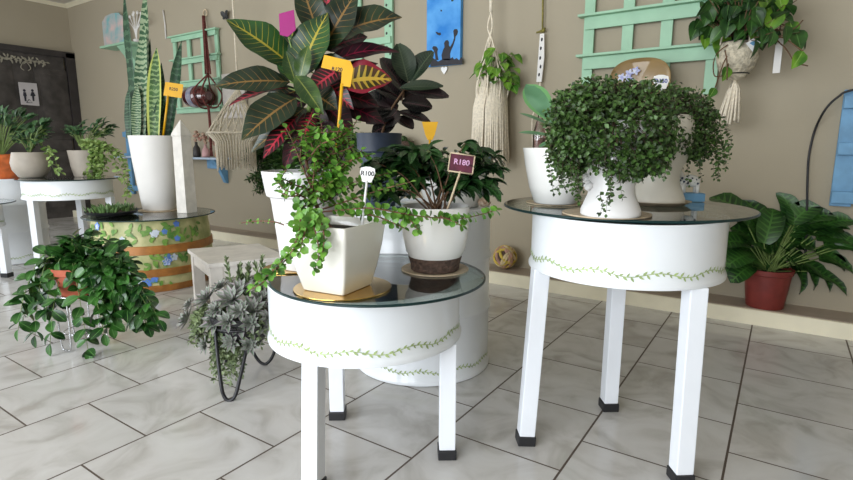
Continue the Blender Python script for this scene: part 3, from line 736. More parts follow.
m_lash = M('dark_green_paint', (.03, .12, .08), .5)
def head_planter(name, label, c, s, mat, face, lashes):
    t = thing(name, label, 'planter', c, 'head-shaped planters')
    pr = [(.072, 0), (.075, .004), (.074, .015), (.066, .035), (.058, .055), (.056, .075), (.060, .095), (.071, .12), (.080, .15), (.084, .185), (.082, .215), (.075, .235)]
    pr = [(a*s, b_*s) for a, b_ in pr]
    body = MB().lathe([(0, 0)]+pr+[(.070*s, .236*s), (.068*s, .215*s)], c, 48)
    f = V(face).normalized(); sd = f.cross(V((0, 0, 1)))
    def on(u, z, out=0): r = .083*s+out; a = u; return V(c) + f*math.cos(a)*r + sd*math.sin(a)*r + V((0, 0, z*s))
    # nose, lips, chin, eyelids, ears
    body.ball(on(0, .155, .003), .012*s, (1, 1, 1.8), 2); body.ball(on(0, .143, .007), .011*s, (1.1, 1.1, .8), 2)
    body.ball(on(0, .118, -.010*s), .013*s, (1.2, 1.2, .5), 2); body.ball(on(0, .111, -.013*s), .012*s, (1.1, 1.1, .5), 2); body.ball(on(0, .095, -.022*s), .016*s, (1, 1, .8), 2)
    for a in (-.42, .42): body.ball(on(a, .168, -.006*s), .015*s, (1, 1, .6), 2); body.ball(on(a*3.5, .155, -.012), .014*s, (.7, .7, 1.2), 2)
    body.build('head', mat, t, smooth_angle=60)
    MB().lathe([(0, .222*s), (.068*s, .216*s)], c, 36).build('soil', m_soil, t)
    h = MB()
    if lashes:
        for a in (-.42, .42):
            h = MB()
            for k in range(6):
                u = a+(k-2.5)*.06; h.tube([on(u, .160, .001), on(u+(k-2.5)*.012, .150, .006)], .0011, 4)
            h.tube([on(a+(k-3)*.062, .161, .0005) for k in range(7)], .0012, 4)
            tag(h.build('eyelashes', m_lash, t), 'dark painted lashes')
            MB().tube([on(a+(k-4)*.06, .184+.003*math.cos((k-4)*.8), .0) for k in range(9)], .0012, 4).build('eyebrow', m_lash, t)
    else:
        for a in range(34):
            u = a*2.4; z = .185+.04*((a*.37) % 1)
            if abs(((u+PI) % (2*PI))-PI) > .7: h.ball(on(u, z, -.002), .012*s, (1, 1, 1), 1)
            if a % 2 and abs(((u+PI) % (2*PI))-PI) > .9: h.ball(on(u, z-.07, -.006), .012*s, (1, 1, 1), 1)
        for a in range(26): u = 2.0-1.1*((a*.618) % 1); zz = .07+.055*((a*.37) % 1); h.ball(V(c)+(f*math.cos(u)+sd*math.sin(u))*.063*s+V((0, 0, zz)), .010*s, (1, 1, 1), 1)
        h.build('curly_hair', mat, t)
    return t
m_bis = M('white_bisque', (.78, .77, .76), .45, var=.03, scale=8)
fc = PZ(610, 215, GR+.005)
disc('tan_mat', 'wide tan mat under the front white head planter', PZ(606, 214, GR), .115, m_tan, .004)
t1 = head_planter('head_planter', 'white head-shaped planter with curly hair at the front of right table', fc, 1.0, m_bis, (.3, -.95, 0), False)
bcn = PZ(655, 204, GR+.013)
saucer('cream_saucer', 'cream saucer under the rear head planter with painted lashes', PZ(655, 204, GR), .105, m_tan, .012)
bcn = PZ(655, 204, GR); bcn = V((bcn.x, bcn.y, GR+.0035))
t2 = head_planter('head_planter', 'cream head planter with painted closed eyes, rear of right table', bcn, 1.15, M('cream_bisque', (.66, .63, .55), .45, var=.04), (.05, -1, 0), True)
# small-leaved bushes growing out of the two planters
m_bushL = M('tiny_leaf_green', (.018, .032, .010), .5, scale=60, col2=(.065, .145, .024))
def bush(parent, c, d0, regions, n, trails, L=.014):
    fol, st = MB(), MB()
    for k in range(n):
        px, py, rx, ry, rd = R_.choice(regions)
        while True:
            u = rv(1)
            if .35 < u.length < 1: break
        u = u*(1/ max(.001, u.length))*(.72+.33*R_.random())
        p = PD(px+u.x*rx, py+u.y*ry, d0+u.z*rd-.03)
        d = rv(1); fol.leaf(p, d, V((0, 0, .7))+TOCAM*.6+rv(.8), L*R_.uniform(.7, 1.2), L*R_.uniform(.7, 1.0), .4, .15, 2, 'oval')
        if k % 9 == 0: st.tube(curve([c, c.lerp(p, .6)+V((0, 0, .02)), p], 3), .0009, 3)
    for tr in trails:
        pts = [PD(a, b_, d0+dd) for a, b_, dd in tr]
        strandleaves(fol, st, pts, L*.95, L*.85, .011, 'oval', True, .3, .15, 2, .6, .0007, .2, .6, .0)
    fol.build('foliage', m_bushL, parent)
    tag(st.build('stem', M('wiry_dark_stem', (.06, .03, .02), .7), parent), 'wiry dark stems')
df = depth(fc)-.01; c1 = fc+V((0, 0, .22))
tr = []
for k in range(34):
    a = R_.uniform(546, 668); y0 = 150 if abs(a-607) > 35 else 158; y1 = y0+R_.uniform(12, 45)
    if 582 < a < 608: y1 = min(y1, 172)
    if 618 < a < 668: y1 = min(y1, 178)
    tr.append([(a+(607-a)*.3, y0-25, -.05), (a, y0, -.09), (a+R_.uniform(-5, 5), y1, -.09)])
tr += [[(610, 165, -.1), (612, 185, -.11), (607, 200, -.11), (606, 214, -.11)], [(618, 165, -.1), (620, 182, -.11), (622, 198, -.1)], [(565, 160, -.05), (568, 175, -.05), (572, 192, -.05)],
       [(560, 150, -.05), (560, 170, -.05), (566, 190, -.06)], [(575, 165, -.05), (580, 180, -.07), (583, 190, -.07)], [(600, 195, -.1), (603, 205, -.11), (600, 213, -.11)]]
bush(t1, c1, df, [(607, 122, 60, 46, .15), (585, 125, 40, 42, .12), (634, 125, 42, 42, .12), (570, 145, 22, 32, .08), (600, 105, 40, 28, .10), (612, 140, 45, 34, .12), (630, 150, 30, 30, .1), (580, 110, 30, 24, .1), (625, 158, 30, 26, .10), (600, 140, 34, 20, .13), (650, 150, 24, 26, .1), (645, 120, 38, 40, .13)], 12000, tr, .0122)
db = depth(bcn); c2 = bcn+V((0, 0, .25)); tr = []
for k in range(26):
    a = R_.uniform(672, 728); b0 = R_.uniform(100, 140)
    tr.append([(665, 118, 0), ((665+a)/2+5, b0-6, -.02), (a-3, b0+8, -.05), (a+R_.uniform(-3, 4), min(180, b0+R_.uniform(22, 50)), -.05)])
tr += [[(690, 130, -.02), (705, 150, -.04), (713, 165, -.04), (714, 178, -.04)], [(700, 110, 0), (722, 125, -.02), (731, 138, -.02), (730, 148, -.02)], [(690, 140, 0), (688, 165, -.03), (689, 185, -.03)]]
bush(t2, c2, db, [(676, 110, 40, 24, .12), (660, 105, 38, 26, .12), (692, 122, 26, 30, .08), (700, 135, 16, 28, .06), (676, 135, 22, 18, .1), (672, 145, 22, 14, .14), (690, 140, 12, 20, .12)], 4200, tr, .012)

# donkey figurine on a blue stand
q = PZ(688, 201, GR); q.z = GR
t = thing('donkey_figurine', 'small white donkey figurine with blue base behind the head planters', 'figurine', q)
MB().box(q+V((0, 0, .014)), (.09, .055, .028), .4, bev=.004).build('base', m_blue, t)
a = MB(); r4 = Matrix.Rotation(.4, 3, 'Z')
def dq_(x, y, z): return q + r4 @ V((x, y, z))
a.ball(dq_(0, 0, .068), .024, (1.4, .85, .9), 2); a.tube([dq_(-.025, 0, .072), dq_(-.04, 0, .105)], .013, 8, .010); a.ball(dq_(-.048, 0, .108), .014, (1.5, .8, .85), 2)
for sx in (-.02, .022):
    for sy in (-.012, .012): a.tube([dq_(sx, sy, .06), dq_(sx, sy, .027)], .007, 6, .006)
for sy in (-.007, .007): a.tube([dq_(-.040, sy, .115), dq_(-.036, sy*1.6, .142)], .005, 6, .002)
a.build('body', m_cer, t)
a = MB()
for k in range(10): a.ball(dq_(.02-.006*k, -.0205+.0006*k, .06+.02*((k*.61) % 1)), .0042, (1, .4, 1), 1)
a.build('spots', m_navy, t)

# ================================================================== STOOL, HAIRPIN STAND, VINE STAND
A_, B_, C_ = PZ(208, 264, .32), PZ(187.5, 249, .32), PZ(272, 258, .32)
ex = (C_-A_); ex.z = 0; ex.normalize(); ey = (B_-A_); ey.z = 0; wy = ey.length; ey.normalize(); wx = .40
t = thing('wooden_stool', 'low pale grey wooden stool between painted barrel and low glass table', 'stool', (A_+B_)/2*V((1, 1, 0)) if False else V(((A_.x+B_.x)/2+ex.x*.2, (A_.y+B_.y)/2+ex.y*.2, 0)))
MB().prism([A_-V((0, 0, .022)), A_+ex*wx-V((0, 0, .022)), A_+ex*wx+ey*wy-V((0, 0, .022)), A_+ey*wy-V((0, 0, .022))], (0, 0, .022)).build('seat', m_stool, t)
for fx in (.012, wx-.07):
    for fy in (.012, wy-.062):
        o = A_+ex*fx+ey*fy; o = V((o.x, o.y, 0)); MB().prism([o, o+ex*.058, o+ex*.058+ey*.05, o+ey*.05], (0, 0, .298)).build('leg', m_stool, t)
for fy in (.018, wy-.032):
    o = A_+ex*.06+ey*fy; o = V((o.x, o.y, .235)); MB().prism([o, o+ex*(wx-.13), o+ex*(wx-.13)+ey*.014, o+ey*.014], (0, 0, .062)).build('rail', m_stool, t)
for fx in (.018, wx-.032):
    o = A_+ex*fx+ey*.06; o = V((o.x, o.y, .235)); MB().prism([o, o+ex*.014, o+ex*.014+ey*(wy-.12), o+ey*(wy-.12)], (0, 0, .062)).build('rail', m_stool, t)

hc = V((-1.66, 1.25, 0))
L1, L2 = PZ(228, 401, 0), PZ(262, 366, 0)
hc = V((-1.70, 1.19, 0)); 
t = thing('hairpin_stand', 'black iron hairpin plant stand holding the succulents', 'plant stand', hc)
def hairpin(foot_, px0, px1):
    foot_ = V(foot_); top1, top2 = px0, px1
    MB().tube(curve([top1, foot_+(top1-foot_)*.35+V((0, 0, -.02)), foot_+(top1-foot_).normalized()*.02+V((0, 0, .0)), foot_+V((0, 0, .006)), foot_+(top2-foot_).normalized()*.02, foot_+(top2-foot_)*.35+V((0, 0, -.02)), top2], 8), .0068, 8).build('leg', m_iron, t)
d1_ = depth(L1)
MB().tube(curve([PD(a, b_, d1_+o) for a, b_, o in ((214, 316, .04), (217, 350, .02), (221, 384, .0), (224, 396, 0), (229, 400.5, 0), (235, 396, .0), (240, 378, .02), (249, 337, .07), (253, 318, .09))], 7), .0068, 8).build('leg', m_iron, t)
d2_ = depth(L2)
MB().tube(curve([PD(a, b_, d2_+o) for a, b_, o in ((246, 318, -.03), (248, 338, -.02), (256, 357, 0), (264, 364, 0), (271, 359, 0), (276, 346, 0), (281, 322, 0))], 7), .0068, 8).build('leg', m_iron, t)
L3 = hc+V((-.14, .06, 0)); hairpin(L3+V((0, 0, .006)), L3+V((.02, -.02, .25)), L3+V((.10, .06, .25)))
rz_ = .25; rc = V((-1.65, 1.21, rz_))
MB().tube([rc+V((math.cos(a*PI/16)*.12, math.sin(a*PI/16)*.12, 0)) for a in range(33)], .0055, 8).build('ring', m_iron, t)
sc0 = V((rc.x, rc.y, rz_-.09))
t = pot('succulent_bowl', 'grey-purple rosette succulents spilling from a bowl on black hairpin stand', 'potted plant', sc0,
        [(.05, 0), (.06, .004), (.095, .05), (.108, .10), (.126, .108), (.128, .13)], m_black)
ds = depth(sc0)
m_ech = leafmat('grey_purple_succulent', (.15, .20, .14), (.27, .30, .25), None, rough=.5, edge=(.30, .25, .28), nscale=40)
m_ech2 = M('grey_green_stonecrop', (.09, .13, .06), .5, scale=40, col2=(.20, .25, .12))
def rosette(c, nrm, r, parent, n=22):
    m = MB(); nrm = V(nrm).normalized(); x = nrm.cross(V((.2, .5, .8))).normalized(); y = nrm.cross(x)
    for i in range(n):
        a = i*2.39996; f = i/n; el = .95*f
        d = (x*math.cos(a)+y*math.sin(a))*math.cos(el)+nrm*math.sin(el); L = r*(1-.55*f)
        m.leaf(c+nrm*.004*f, d, nrm, L, L*.36, -.35, .25, 5, 'lance')
    return m.build('rosette', m_ech, parent)
RS = [(188, 320, 19, .0), (208, 300, 22, -.02), (232, 302, 24, -.08), (252, 312, 22, -.08), (240, 292, 22, -.02), (262, 300, 18, -.02), (216, 322, 20, -.09), (240, 325, 20, -.10), (262, 325, 18, -.09), (200, 330, 16, -.04),
      (222, 288, 16, .02), (250, 345, 13, -.1), (206, 345, 13, -.07), (275, 312, 14, -.02), (232, 342, 14, -.1), (190, 306, 13, .03), (258, 283, 14, .04), (228, 322, 15, -.14), (250, 324, 14, -.13), (216, 310, 13, -.11), (268, 318, 12, -.1), (240, 312, 14, -.15)]
for px, py, rp, dd in RS:
    c = PD(px, py, ds+dd); rosette(c, (c-(sc0+V((0, 0, .04)))).normalized()+TOCAM*.6+V((0, 0, .4)), rp*ds/F*.9, t)
fol, st = MB(), MB()
for k in range(58):
    a = R_.uniform(192, 268); y1 = R_.uniform(340, 388) if 205 < a < 244 else R_.uniform(326, 348); dd = R_.uniform(-.11, .0)
    s0 = PD(a+(235-a)*.3, 305, ds+dd*.5)
    strandleaves(fol, st, [s0, PD(a, 318, ds+dd), PD(a+R_.uniform(-3, 3), (318+y1)/2, ds+dd), PD(a+R_.uniform(-6, 6), y1, ds+dd)], .019, .010, .010, 'oval', True, -.2, .2, 3, .5, .0014, .6, .4)
for k in range(13):                                           # upright finger-like shoots
    a = R_.uniform(232, 282); b_ = PD(a, 296, ds+.02); e = PD(a+R_.uniform(-8, 8), R_.uniform(258, 280), ds+R_.uniform(0, .06))
    strandleaves(fol, st, [b_, b_.lerp(e, .5), e], .026, .011, .012, 'oval', True, -.3, .3, 3, .2, .003, 1.2, .3)
tag(fol.build('trailing_foliage', m_ech2, t), 'grey-green trailing stonecrop'); st.build('stem', m_gstem, t)

# vine on a chrome stand
vf = PZ(74, 353, 0); vc = V((-2.60, 1.04, 0))
t = thing('wire_stand', 'chrome wire plant stand under the terracotta pot of trailing vine', 'plant stand', vc)
for k in range(3):
    a = -1.35+k*2*PI/3; o = vc+V((math.cos(a), math.sin(a), 0))*.085; s_ = V((-math.sin(a), math.cos(a), 0))
    MB().tube(curve([o+s_*.035+V((0, 0, .25)), o+s_*.034+V((0, 0, .10)), o+s_*.026+V((0, 0, .015)), o+V((0, 0, .004)), o-s_*.026+V((0, 0, .015)), o-s_*.034+V((0, 0, .10)), o-s_*.035+V((0, 0, .25))], 7), .0035, 7).build('leg', m_wire, t)
for z, r in ((.25, .092), (.075, .075)):
    MB().tube([vc+V((math.cos(a*PI/16)*r, math.sin(a*PI/16)*r, z)) for a in range(33)], .0035, 7).build('ring', m_wire, t)
vp = vc+V((0, 0, .235)); dv_ = depth(vp)
t = pot('trailing_vine', 'glossy green trailing vine in terracotta pot on chrome wire stand', 'potted plant', vp,
        [(.062, 0), (.066, .003), (.076, .06), (.086, .105), (.098, .11), (.101, .14)], m_terra)
fol, st = MB(), MB(); s00 = vp+V((0, 0, .13))
ends = [(18, 330, -.05), (35, 336, -.08), (50, 344, -.1), (88, 350, -.12), (30, 300, 0), (24, 316, -.02), (46, 310, -.1), (52, 262, 0), (60, 245, .04), (74, 240, .05), (46, 285, .02), (66, 255, -.02)]
ends += [(R_.uniform(105, 162), R_.uniform(288, 328), R_.uniform(-.12, .05)) for _ in range(15)]
ends += [(R_.uniform(58, 95), R_.uniform(236, 266), R_.uniform(-.02, .12)) for _ in range(8)]
ends += [(R_.uniform(95, 150), R_.uniform(250, 290), R_.uniform(-.14, .1)) for _ in range(18)]
ends += [(R_.uniform(92, 120), R_.uniform(236, 260), R_.uniform(-.02, .1)) for _ in range(5)]
ends += [(R_.uniform(98, 115), R_.uniform(290, 335), R_.uniform(-.15, -.05)) for _ in range(5)]
for a, b_, dd in ends:
    e = PD(a, b_, dv_+dd); s0 = s00+V((R_.uniform(-.05, .05), R_.uniform(-.05, .05), 0))
    up_ = .03 if b_ < 270 else .07
    m1 = s0.lerp(e, .4); m1.z = max(s0.z, e.z)+up_*R_.uniform(.4, 1)*(.6 if b_ < 270 else 1); m2 = s0.lerp(e, .8); m2.z = (m1.z+e.z)/2
    strandleaves(fol, st, [s0, m1, m2, e], .068, .042, .043, 'oval', True, .5, .18, 5, .9, .0022, .5, .45, .15)
m_vineL = leafmat('vine_leaf', (.010, .05, .010), (.04, .14, .022), (.10, .24, .06), 1, 1, .06, 0.01, .3)
fol.build('foliage', m_vineL, t); st.build('stem', m_gstem, t)
# ================================================================== ON THE BARREL
sp = V((-3.63, 2.0, GB)); x_ = PD(159.5, 208, depth(sp)); sp = V((x_.x, x_.y, GB))
disc('tan_mat', 'round tan mat under the tall white snake plant pot', sp, .135, m_tan, .004)
sp = sp+V((0, 0, .0045))
t = pot('snake_plant', 'tall snake plant with banded upright leaves in tall tapered white pot', 'potted plant', sp,
        [(.100, 0), (.105, .004), (.124, .16), (.143, .33), (.156, .5), (.157, .507)], m_mattew, wall=.008, soil=.97)
dS = depth(sp); mS1 = leafmat('snake_banded', (.03, .09, .04), (.05, .13, .06), (.28, .36, .22), 22, 0, 0, .5, .4, 'band')
mS2 = leafmat('snake_yellow_edge', (.04, .10, .03), (.07, .16, .05), (.20, .30, .12), 18, 0, 0, .4, .4, 'band', edge=(.45, .50, .12))
mS3 = leafmat('snake_dark', (.015, .05, .025), (.03, .08, .04), (.06, .13, .07), 16, 0, 0, .3, .4, 'band')
for b_, tp, wpx, mt, o in (((133, 138), (133, 66), 9, mS3, .04), ((142, 138), (143, 22), 13, mS1, -.02), ((140, 138), (122, -12), 9, mS3, .03), ((147, 138), (144, -18), 11, mS1, .04),
                        ((155, 138), (156, 47), 14, mS2, -.04), ((163, 138), (161, 62), 8, mS3, .02), ((168, 138), (181, 40), 10, mS3, .02), ((150, 138), (149, 38), 9, mS3, .06), ((137, 138), (137, 84), 9, mS1, -.05), ((160, 138), (150, 76), 9, mS1, .0), ((130, 138), (128, 88), 8, mS3, -.02), ((145, 138), (150, 62), 10, mS1, .0), ((152, 138), (166, 84), 8, mS3, -.03)):
    B, T = PD(*b_, dS+o), PD(*tp, dS+o); B.z = sp.z+.49
    MB().leaf(B, T-B, TOCAM+V((R_.uniform(-.3, .3), 0, 0)), (T-B).length, wpx*dS/F, .03, .25, 12, 'sword', .08, 2).build('leaf', mt, t)
stake_tag('yellow price tag in the snake plant pot', (173.5, 90), PD(163, 138, dS-.03), .125, .095, dS-.08, m_yel, 'R250', m_ink, m_yel, -.15, 'rect', .3, stick_to=(168, 96), sw=.008)
ob = V((-3.36, 2.02, GB)); x_ = PD(187, 208, depth(ob)); ob = V((x_.x, x_.y, GB))
wo = .052
o = MB(); R45 = .95
o.lathe([(0, 0), (.062, 0), (.062, .01), (.056, .50), (.064, .512), (.06, .525), (.045, .55), (0, .615)], ob, 4, None, R45)
tag(o.build('wooden_post', M('whitewashed_post', (.66, .63, .58), .6, var=.08, scale=20), None, origin=ob, smooth_angle=20), 'white pointed wooden post beside the snake plant pot on the barrel', 'post')
dg = V((-3.62, 1.68, GB)); x_ = PD(112, 214, depth(dg)); dg = V((x_.x, x_.y, GB))
t = pot('dish_garden', 'low dark dish of small green succulents at left of the barrel top', 'potted plant', dg, [(.10, 0), (.14, .008), (.155, .028)], m_black, .005, .8)
fol = MB()
for k in range(150):
    a, r = R_.uniform(0, 6.28), .14*math.sqrt(R_.random()); p = dg+V((math.cos(a)*r, math.sin(a)*r, .02))
    fol.leaf(p, V((math.cos(a)*.5, math.sin(a)*.5, 1))+rv(.5), V((math.cos(a+PI), math.sin(a+PI), .3)), R_.uniform(.03, .06), .015, -.2, .3, 3)
fol.build('foliage', M('low_succulent_green', (.05, .11, .03), .5, scale=30, col2=(.14, .24, .07)), t)
# ================================================================== FAR TABLE PLANTS
def leafy(name, label, c, prof, potmat, reg, n, L, Wd, mat, trails=(), tm=None):
    t = pot(name, label, 'potted plant', c, prof, potmat, group='potted plants on the far drums')
    d0 = depth(c); fol, st = MB(), MB(); s00 = V(c)+V((0, 0, prof[-1][1]*.9))
    for k in range(n):
        px, py, rx, ry, rd = R_.choice(reg); a = R_.uniform(0, 6.28); r = math.sqrt(R_.random())
        e = PD(px+rx*r*math.cos(a), py+ry*r*math.sin(a), d0+R_.uniform(-rd, rd)); st.tube(curve([s00, s00.lerp(e, .6)+V((0, 0, .03)), e], 3), .002, 4)
        for j in range(3): fol.leaf(e+rv(.01), (e-s00)+rv(.12), V((0, 0, 1))+TOCAM*.4+rv(.3), L*R_.uniform(.7, 1.2), Wd*R_.uniform(.8, 1.1), .6, .2, 4)
    fol.build('foliage', mat, t); st.build('stem', m_gstem, t)
    if trails:
        f2, s2_ = MB(), MB()
        for tr in trails: strandleaves(f2, s2_, [PD(a, b_, d0+dd) for a, b_, dd in tr], .038, .026, .03, 'oval', True, .4, .2, 3, .7, .0018, .3, .5)
        tag(f2.build('trailing_foliage', tm, t), 'lighter green trailing leaves'); s2_.build('trailing_stem', m_gstem, t)
    return t
m_dkg = M('deep_green_leaf', (.015, .055, .02), .4, scale=20, col2=(.05, .13, .04))
m_ltg = M('light_green_leaf', (.13, .24, .05), .5, scale=25, col2=(.30, .40, .12))
p1 = PD(32, 174, depth((-4.5, 1.75, .7))); p1 = V((p1.x, p1.y, GT))
leafy('leafy_pot', 'round beige pot of dark foliage on the far left drum table', p1, [(.07, 0), (.085, .006), (.118, .06), (.125, .11), (.112, .17), (.108, .185)], m_beige,
      [(30, 135, 16, 12, .08), (40, 130, 9, 8, .05)], 40, .06, .03, m_dkg, [[(48, 148, 0), (52, 152, -.04), (56, 162, -.05), (58, 172, -.05)], [(46, 150, 0), (50, 158, -.05), (53, 168, -.05), (62, 173, -.05)], [(42, 146, 0), (43, 135, 0), (44, 124, 0)]], m_ltg)
p2 = PD(86, 173, depth((-4.4, 1.98, .7))); p2 = V((p2.x, p2.y, GT))
tr = [[(84+R_.uniform(-3, 14), 143, -.02), (92+R_.uniform(-6, 10), 145, -.09), (90+R_.uniform(-6, 20), 158, -.11), (92+R_.uniform(-8, 18), R_.uniform(162, 182), -.11)] for _ in range(14)]
tr += [[(98, 145, -.02), (112, 148, -.06), (122, 160, -.08), (127, 178, -.08), (130, 192, -.08)], [(98, 145, -.02), (110, 150, -.06), (116, 165, -.08), (120, 178, -.08)], [(100, 146, 0), (116, 152, -.04), (125, 165, -.05), (124, 175, -.05)], [(95, 145, 0), (108, 146, -.05), (118, 150, -.05), (122, 158, -.05)], [(124, 180, -.08), (128, 188, -.08), (126, 200, -.08)]]
leafy('leafy_pot', 'beige pot of dark leaves with lighter trailing stems, right of far table', p2, [(.075, 0), (.08, .006), (.095, .08), (.108, .20)], m_beige,
      [(88, 131, 20, 9, .08), (100, 128, 12, 9, .06), (75, 133, 8, 5, .05)], 44, .06, .03, m_dkg, tr, m_ltg)
p3 = V((-5.15, 1.586, .652)); x_ = PD(4, 175, depth(p3)); p3 = V((x_.x, x_.y, .652))
leafy('leafy_pot', 'orange pot with dark bushy plant at the far left edge', p3, [(.09, 0), (.10, .006), (.125, .10), (.135, .17), (.142, .19)], m_orange,
      [(5, 130, 22, 20, .12), (20, 128, 12, 14, .1)], 60, .075, .04, m_dkg)

# ================================================================== BACK WALL: shelves, lattices, hangings
YW = YB
def wx_(px, py): p = PY(px, py, YW); return p.x
def wz_(px, py): return PY(px, py, YW).z
# small mint shelf with picture
q = PY(122, 46, YW-.1)
t = thing('wall_shelf', 'small mint green wall shelf behind the snake plant', 'shelf', (q.x, YW, q.z))
MB().box((q.x, YW-.1, q.z), (.62, .19, .022), bev=.003).build('board', m_mint, t)
MB().prism([V((q.x+.02, YW-.004, q.z-.012)), V((q.x+.02, YW-.17, q.z-.012)), V((q.x+.02, YW-.10, q.z-.10)), V((q.x+.02, YW-.03, q.z-.24)), V((q.x+.02, YW-.004, q.z-.26))], (.16, 0, 0)).build('bracket', m_mint, t)
SZ = q.z+.0115
pa = PY(104, 43, YW-.09); pb = PY(125, 41, YW-.09)
fr = thing('picture_card', 'teal and pink arch-topped picture standing on the mint shelf', 'picture', ((pa.x+pb.x)/2, YW-.09, SZ))
ol = [(-.5, 0), (.5, 0), (.5, .82), (.3, .97), (0, 1), (-.3, .97), (-.5, .82)]
wd = pb.x-pa.x
MB().prism([V(((pa.x+pb.x)/2+u*wd, YW-.09, SZ+v*.36)) for u, v in ol], (0, .02, 0)).build('panel', M('teal_pink_marbling', (.62, .45, .42), .6, scale=7, col2=(.16, .42, .44)), fr)
# white wire flower ornament on the shelf
q2 = PY(137, 44, YW-.1); wz0 = SZ
t = thing('wire_ornament', 'white wire ornament at the right end of the mint shelf', 'ornament', (q2.x, YW-.1, wz0))
MB().lathe([(0, 0), (.03, 0), (.035, .02), (.02, .03), (0, .03)], (q2.x, YW-.1, wz0), 24).build('base', m_mattew, t)
orn = MB()
for k in range(9):
    a = -.9+k*.28; e = V((q2.x+math.sin(a)*.2, YW-.1+.01*(k % 3), wz0+.16+.14*math.cos(a))); orn.tube(curve([V((q2.x, YW-.1, wz0+.02)), V((q2.x+math.sin(a)*.05, YW-.1, wz0+.14)), e]), .004, 5); orn.ball(e, .022, (1, .5, 1), 1)
orn.build('wire', m_mattew, t)
t = MB(); a, b_ = PY(163, 10, YW-.012), PY(166, 39, YW-.012)
tag(t.tube([a, a.lerp(b_, .5)+V((.01, 0, 0)), b_], .007, 6).build('wall_streamer', m_mattew, None, origin=a), 'short white streamer hanging on the wall right of the mint shelf', 'streamer')

def lattice(name, label, xs, zs, x0, x1, zt, zb, sw, mat, lip=.05, thick=.02, bh=.07):
    t = thing(name, label, 'wall rack', ((x0+x1)/2, YW, zb), 'mint green wall racks')
    for x in xs: MB().box((x, YW-.012-thick/2, (zt+zb)/2), (sw, thick, zt-zb), bev=.002).build('upright', mat, t)
    for z in zs:
        r = MB().box(((x0+x1)/2, YW-.012-thick-.009, z-.001-bh/2), (x1-x0-.02, .016, bh), bev=.002).build('cross_board', mat, t)
        MB().box(((x0+x1)/2, YW-.012-thick-lip/2, z+.006), (x1-x0+.05, lip+.018, .014), bev=.002).build('shelf_strip', mat, t)
    return t
# right mint lattice
zt = 2.2
x0, x1 = wx_(585, 60), wx_(715, 60)
xs = [wx_(590, 40), wx_(629, 30), wx_(668, 25), wx_(711, 80)]
lattice('lattice_rack', 'large mint green lattice rack on wall above the face planters', xs, [2.22-.01, wz_(640, 12), wz_(640, 53.5)], xs[0]-.03, xs[-1]+.03, 2.25, 1.19, .062, m_mint, .045)
# small lattice behind the hanging bottle
xs = [wx_(178, 60), wx_(192, 60), wx_(206, 60), wx_(220, 60)]
lattice('lattice_rack', 'small mint green lattice rack behind the hanging bottle', xs, [wz_(190, 36), wz_(190, 60), wz_(190, 83), wz_(190, 109)], xs[0]-.03, xs[-1]+.03, wz_(190, 36), wz_(190, 112), .05, m_mint, .03, bh=.045)
# narrow mint frame behind the croton
t = thing('lattice_rack', 'mint green patterned rack on wall behind the croton leaves', 'wall rack', (wx_(378, 40), YW, 1.4), 'mint green wall racks')
xa, xb = wx_(361, 40), wx_(391, 40)
for x, w_ in ((xa, .06), (xb, .075)):
    u = MB().box((x, YW-.022, 1.75), (w_, .02, 1.2), bev=.002).build('upright', m_mint, t)
    if x == xb:
        h = MB()
        for k in range(22): h.ball((x+.016*(-1)**k, YW-.033, 1.2+k*.05), .010, (1, .2, 1.1), 1)
        tag(h.build('cut_outs', m_doorf, u), 'dark cut-out dots')
for z in (1.35, 1.7, 2.08): MB().box(((xa+xb)/2, YW-.04, z), (xb-xa+.06, .016, .05), bev=.002).build('cross_board', m_mint, t)

# blue shelf with things, and blue rack
q = PY(192, 158, YW-.09); q_l, q_r = PY(120, 165, YW-.09), PY(226, 158, YW-.09); zB = q.z
t = thing('wall_shelf', 'blue wall shelf behind the white post, holding small ornaments', 'shelf', (q.x, YW, zB))
MB().box(((q_l.x+q_r.x)/2, YW-.09, zB), (q_r.x-q_l.x, .17, .02), bev=.003).build('board', M('blue_white_board', (.45, .55, .68), .5), t)
bx = PY(215, 164, YW-.1).x
MB().prism([V((bx+.02, YW-.004, zB-.011)), V((bx+.02, YW-.16, zB-.011)), V((bx+.02, YW-.10, zB-.09)), V((bx+.02, YW-.03, zB-.24)), V((bx+.02, YW-.004, zB-.25))], (.045, 0, 0)).build('bracket', m_blue, t)
MB().box((bx-.10, YW-.012, zB-.06), (.30, .02, .09)).build('back_rail', m_blue, t)
for k, (px, h_, mt, lb) in enumerate(((197, .17, m_doorf, 'dark little bottle at the left on the blue shelf'), (206, .14, M('pink_figure', (.62, .36, .36), .5), 'small pink ornament in the middle of the blue shelf'), (219, .13, M('tan_figure', (.5, .25, .13), .5), 'small tan ornament at the right on the blue shelf'))):
    c = V((PY(px, 155, YW-.09).x, YW-.09, zB+.0105))
    t = thing('shelf_ornament', lb, 'ornament', c, 'ornaments on the blue shelf')
    MB().lathe([(0, 0), (.035, 0), (.04, .02), (.034, h_*.55), (.014, h_*.72), (.014, h_*.9), (0, h_*.9)], c, 20).build('jar', mt, t)
    f = MB()
    for j in range(9): f.ball(c+V((R_.uniform(-.045, .045), R_.uniform(-.03, .03), h_+R_.uniform(0, .10))), .018, (1, 1, 1), 1)
    f.tube([c+V((0, 0, h_*.85)), c+V((0, 0, h_+.05))], .004, 5)
    f.build('dried_flowers', M('dried_flower', (.55, .42, .30), .8, scale=60, col2=(.30, .10, .09)), t)
t = thing('blue_ladder_rack', 'blue slatted rack on wall left of the tall snake plant pot', 'wall rack', (wx_(130, 150), YW, .5))
xq = wx_(131, 150)
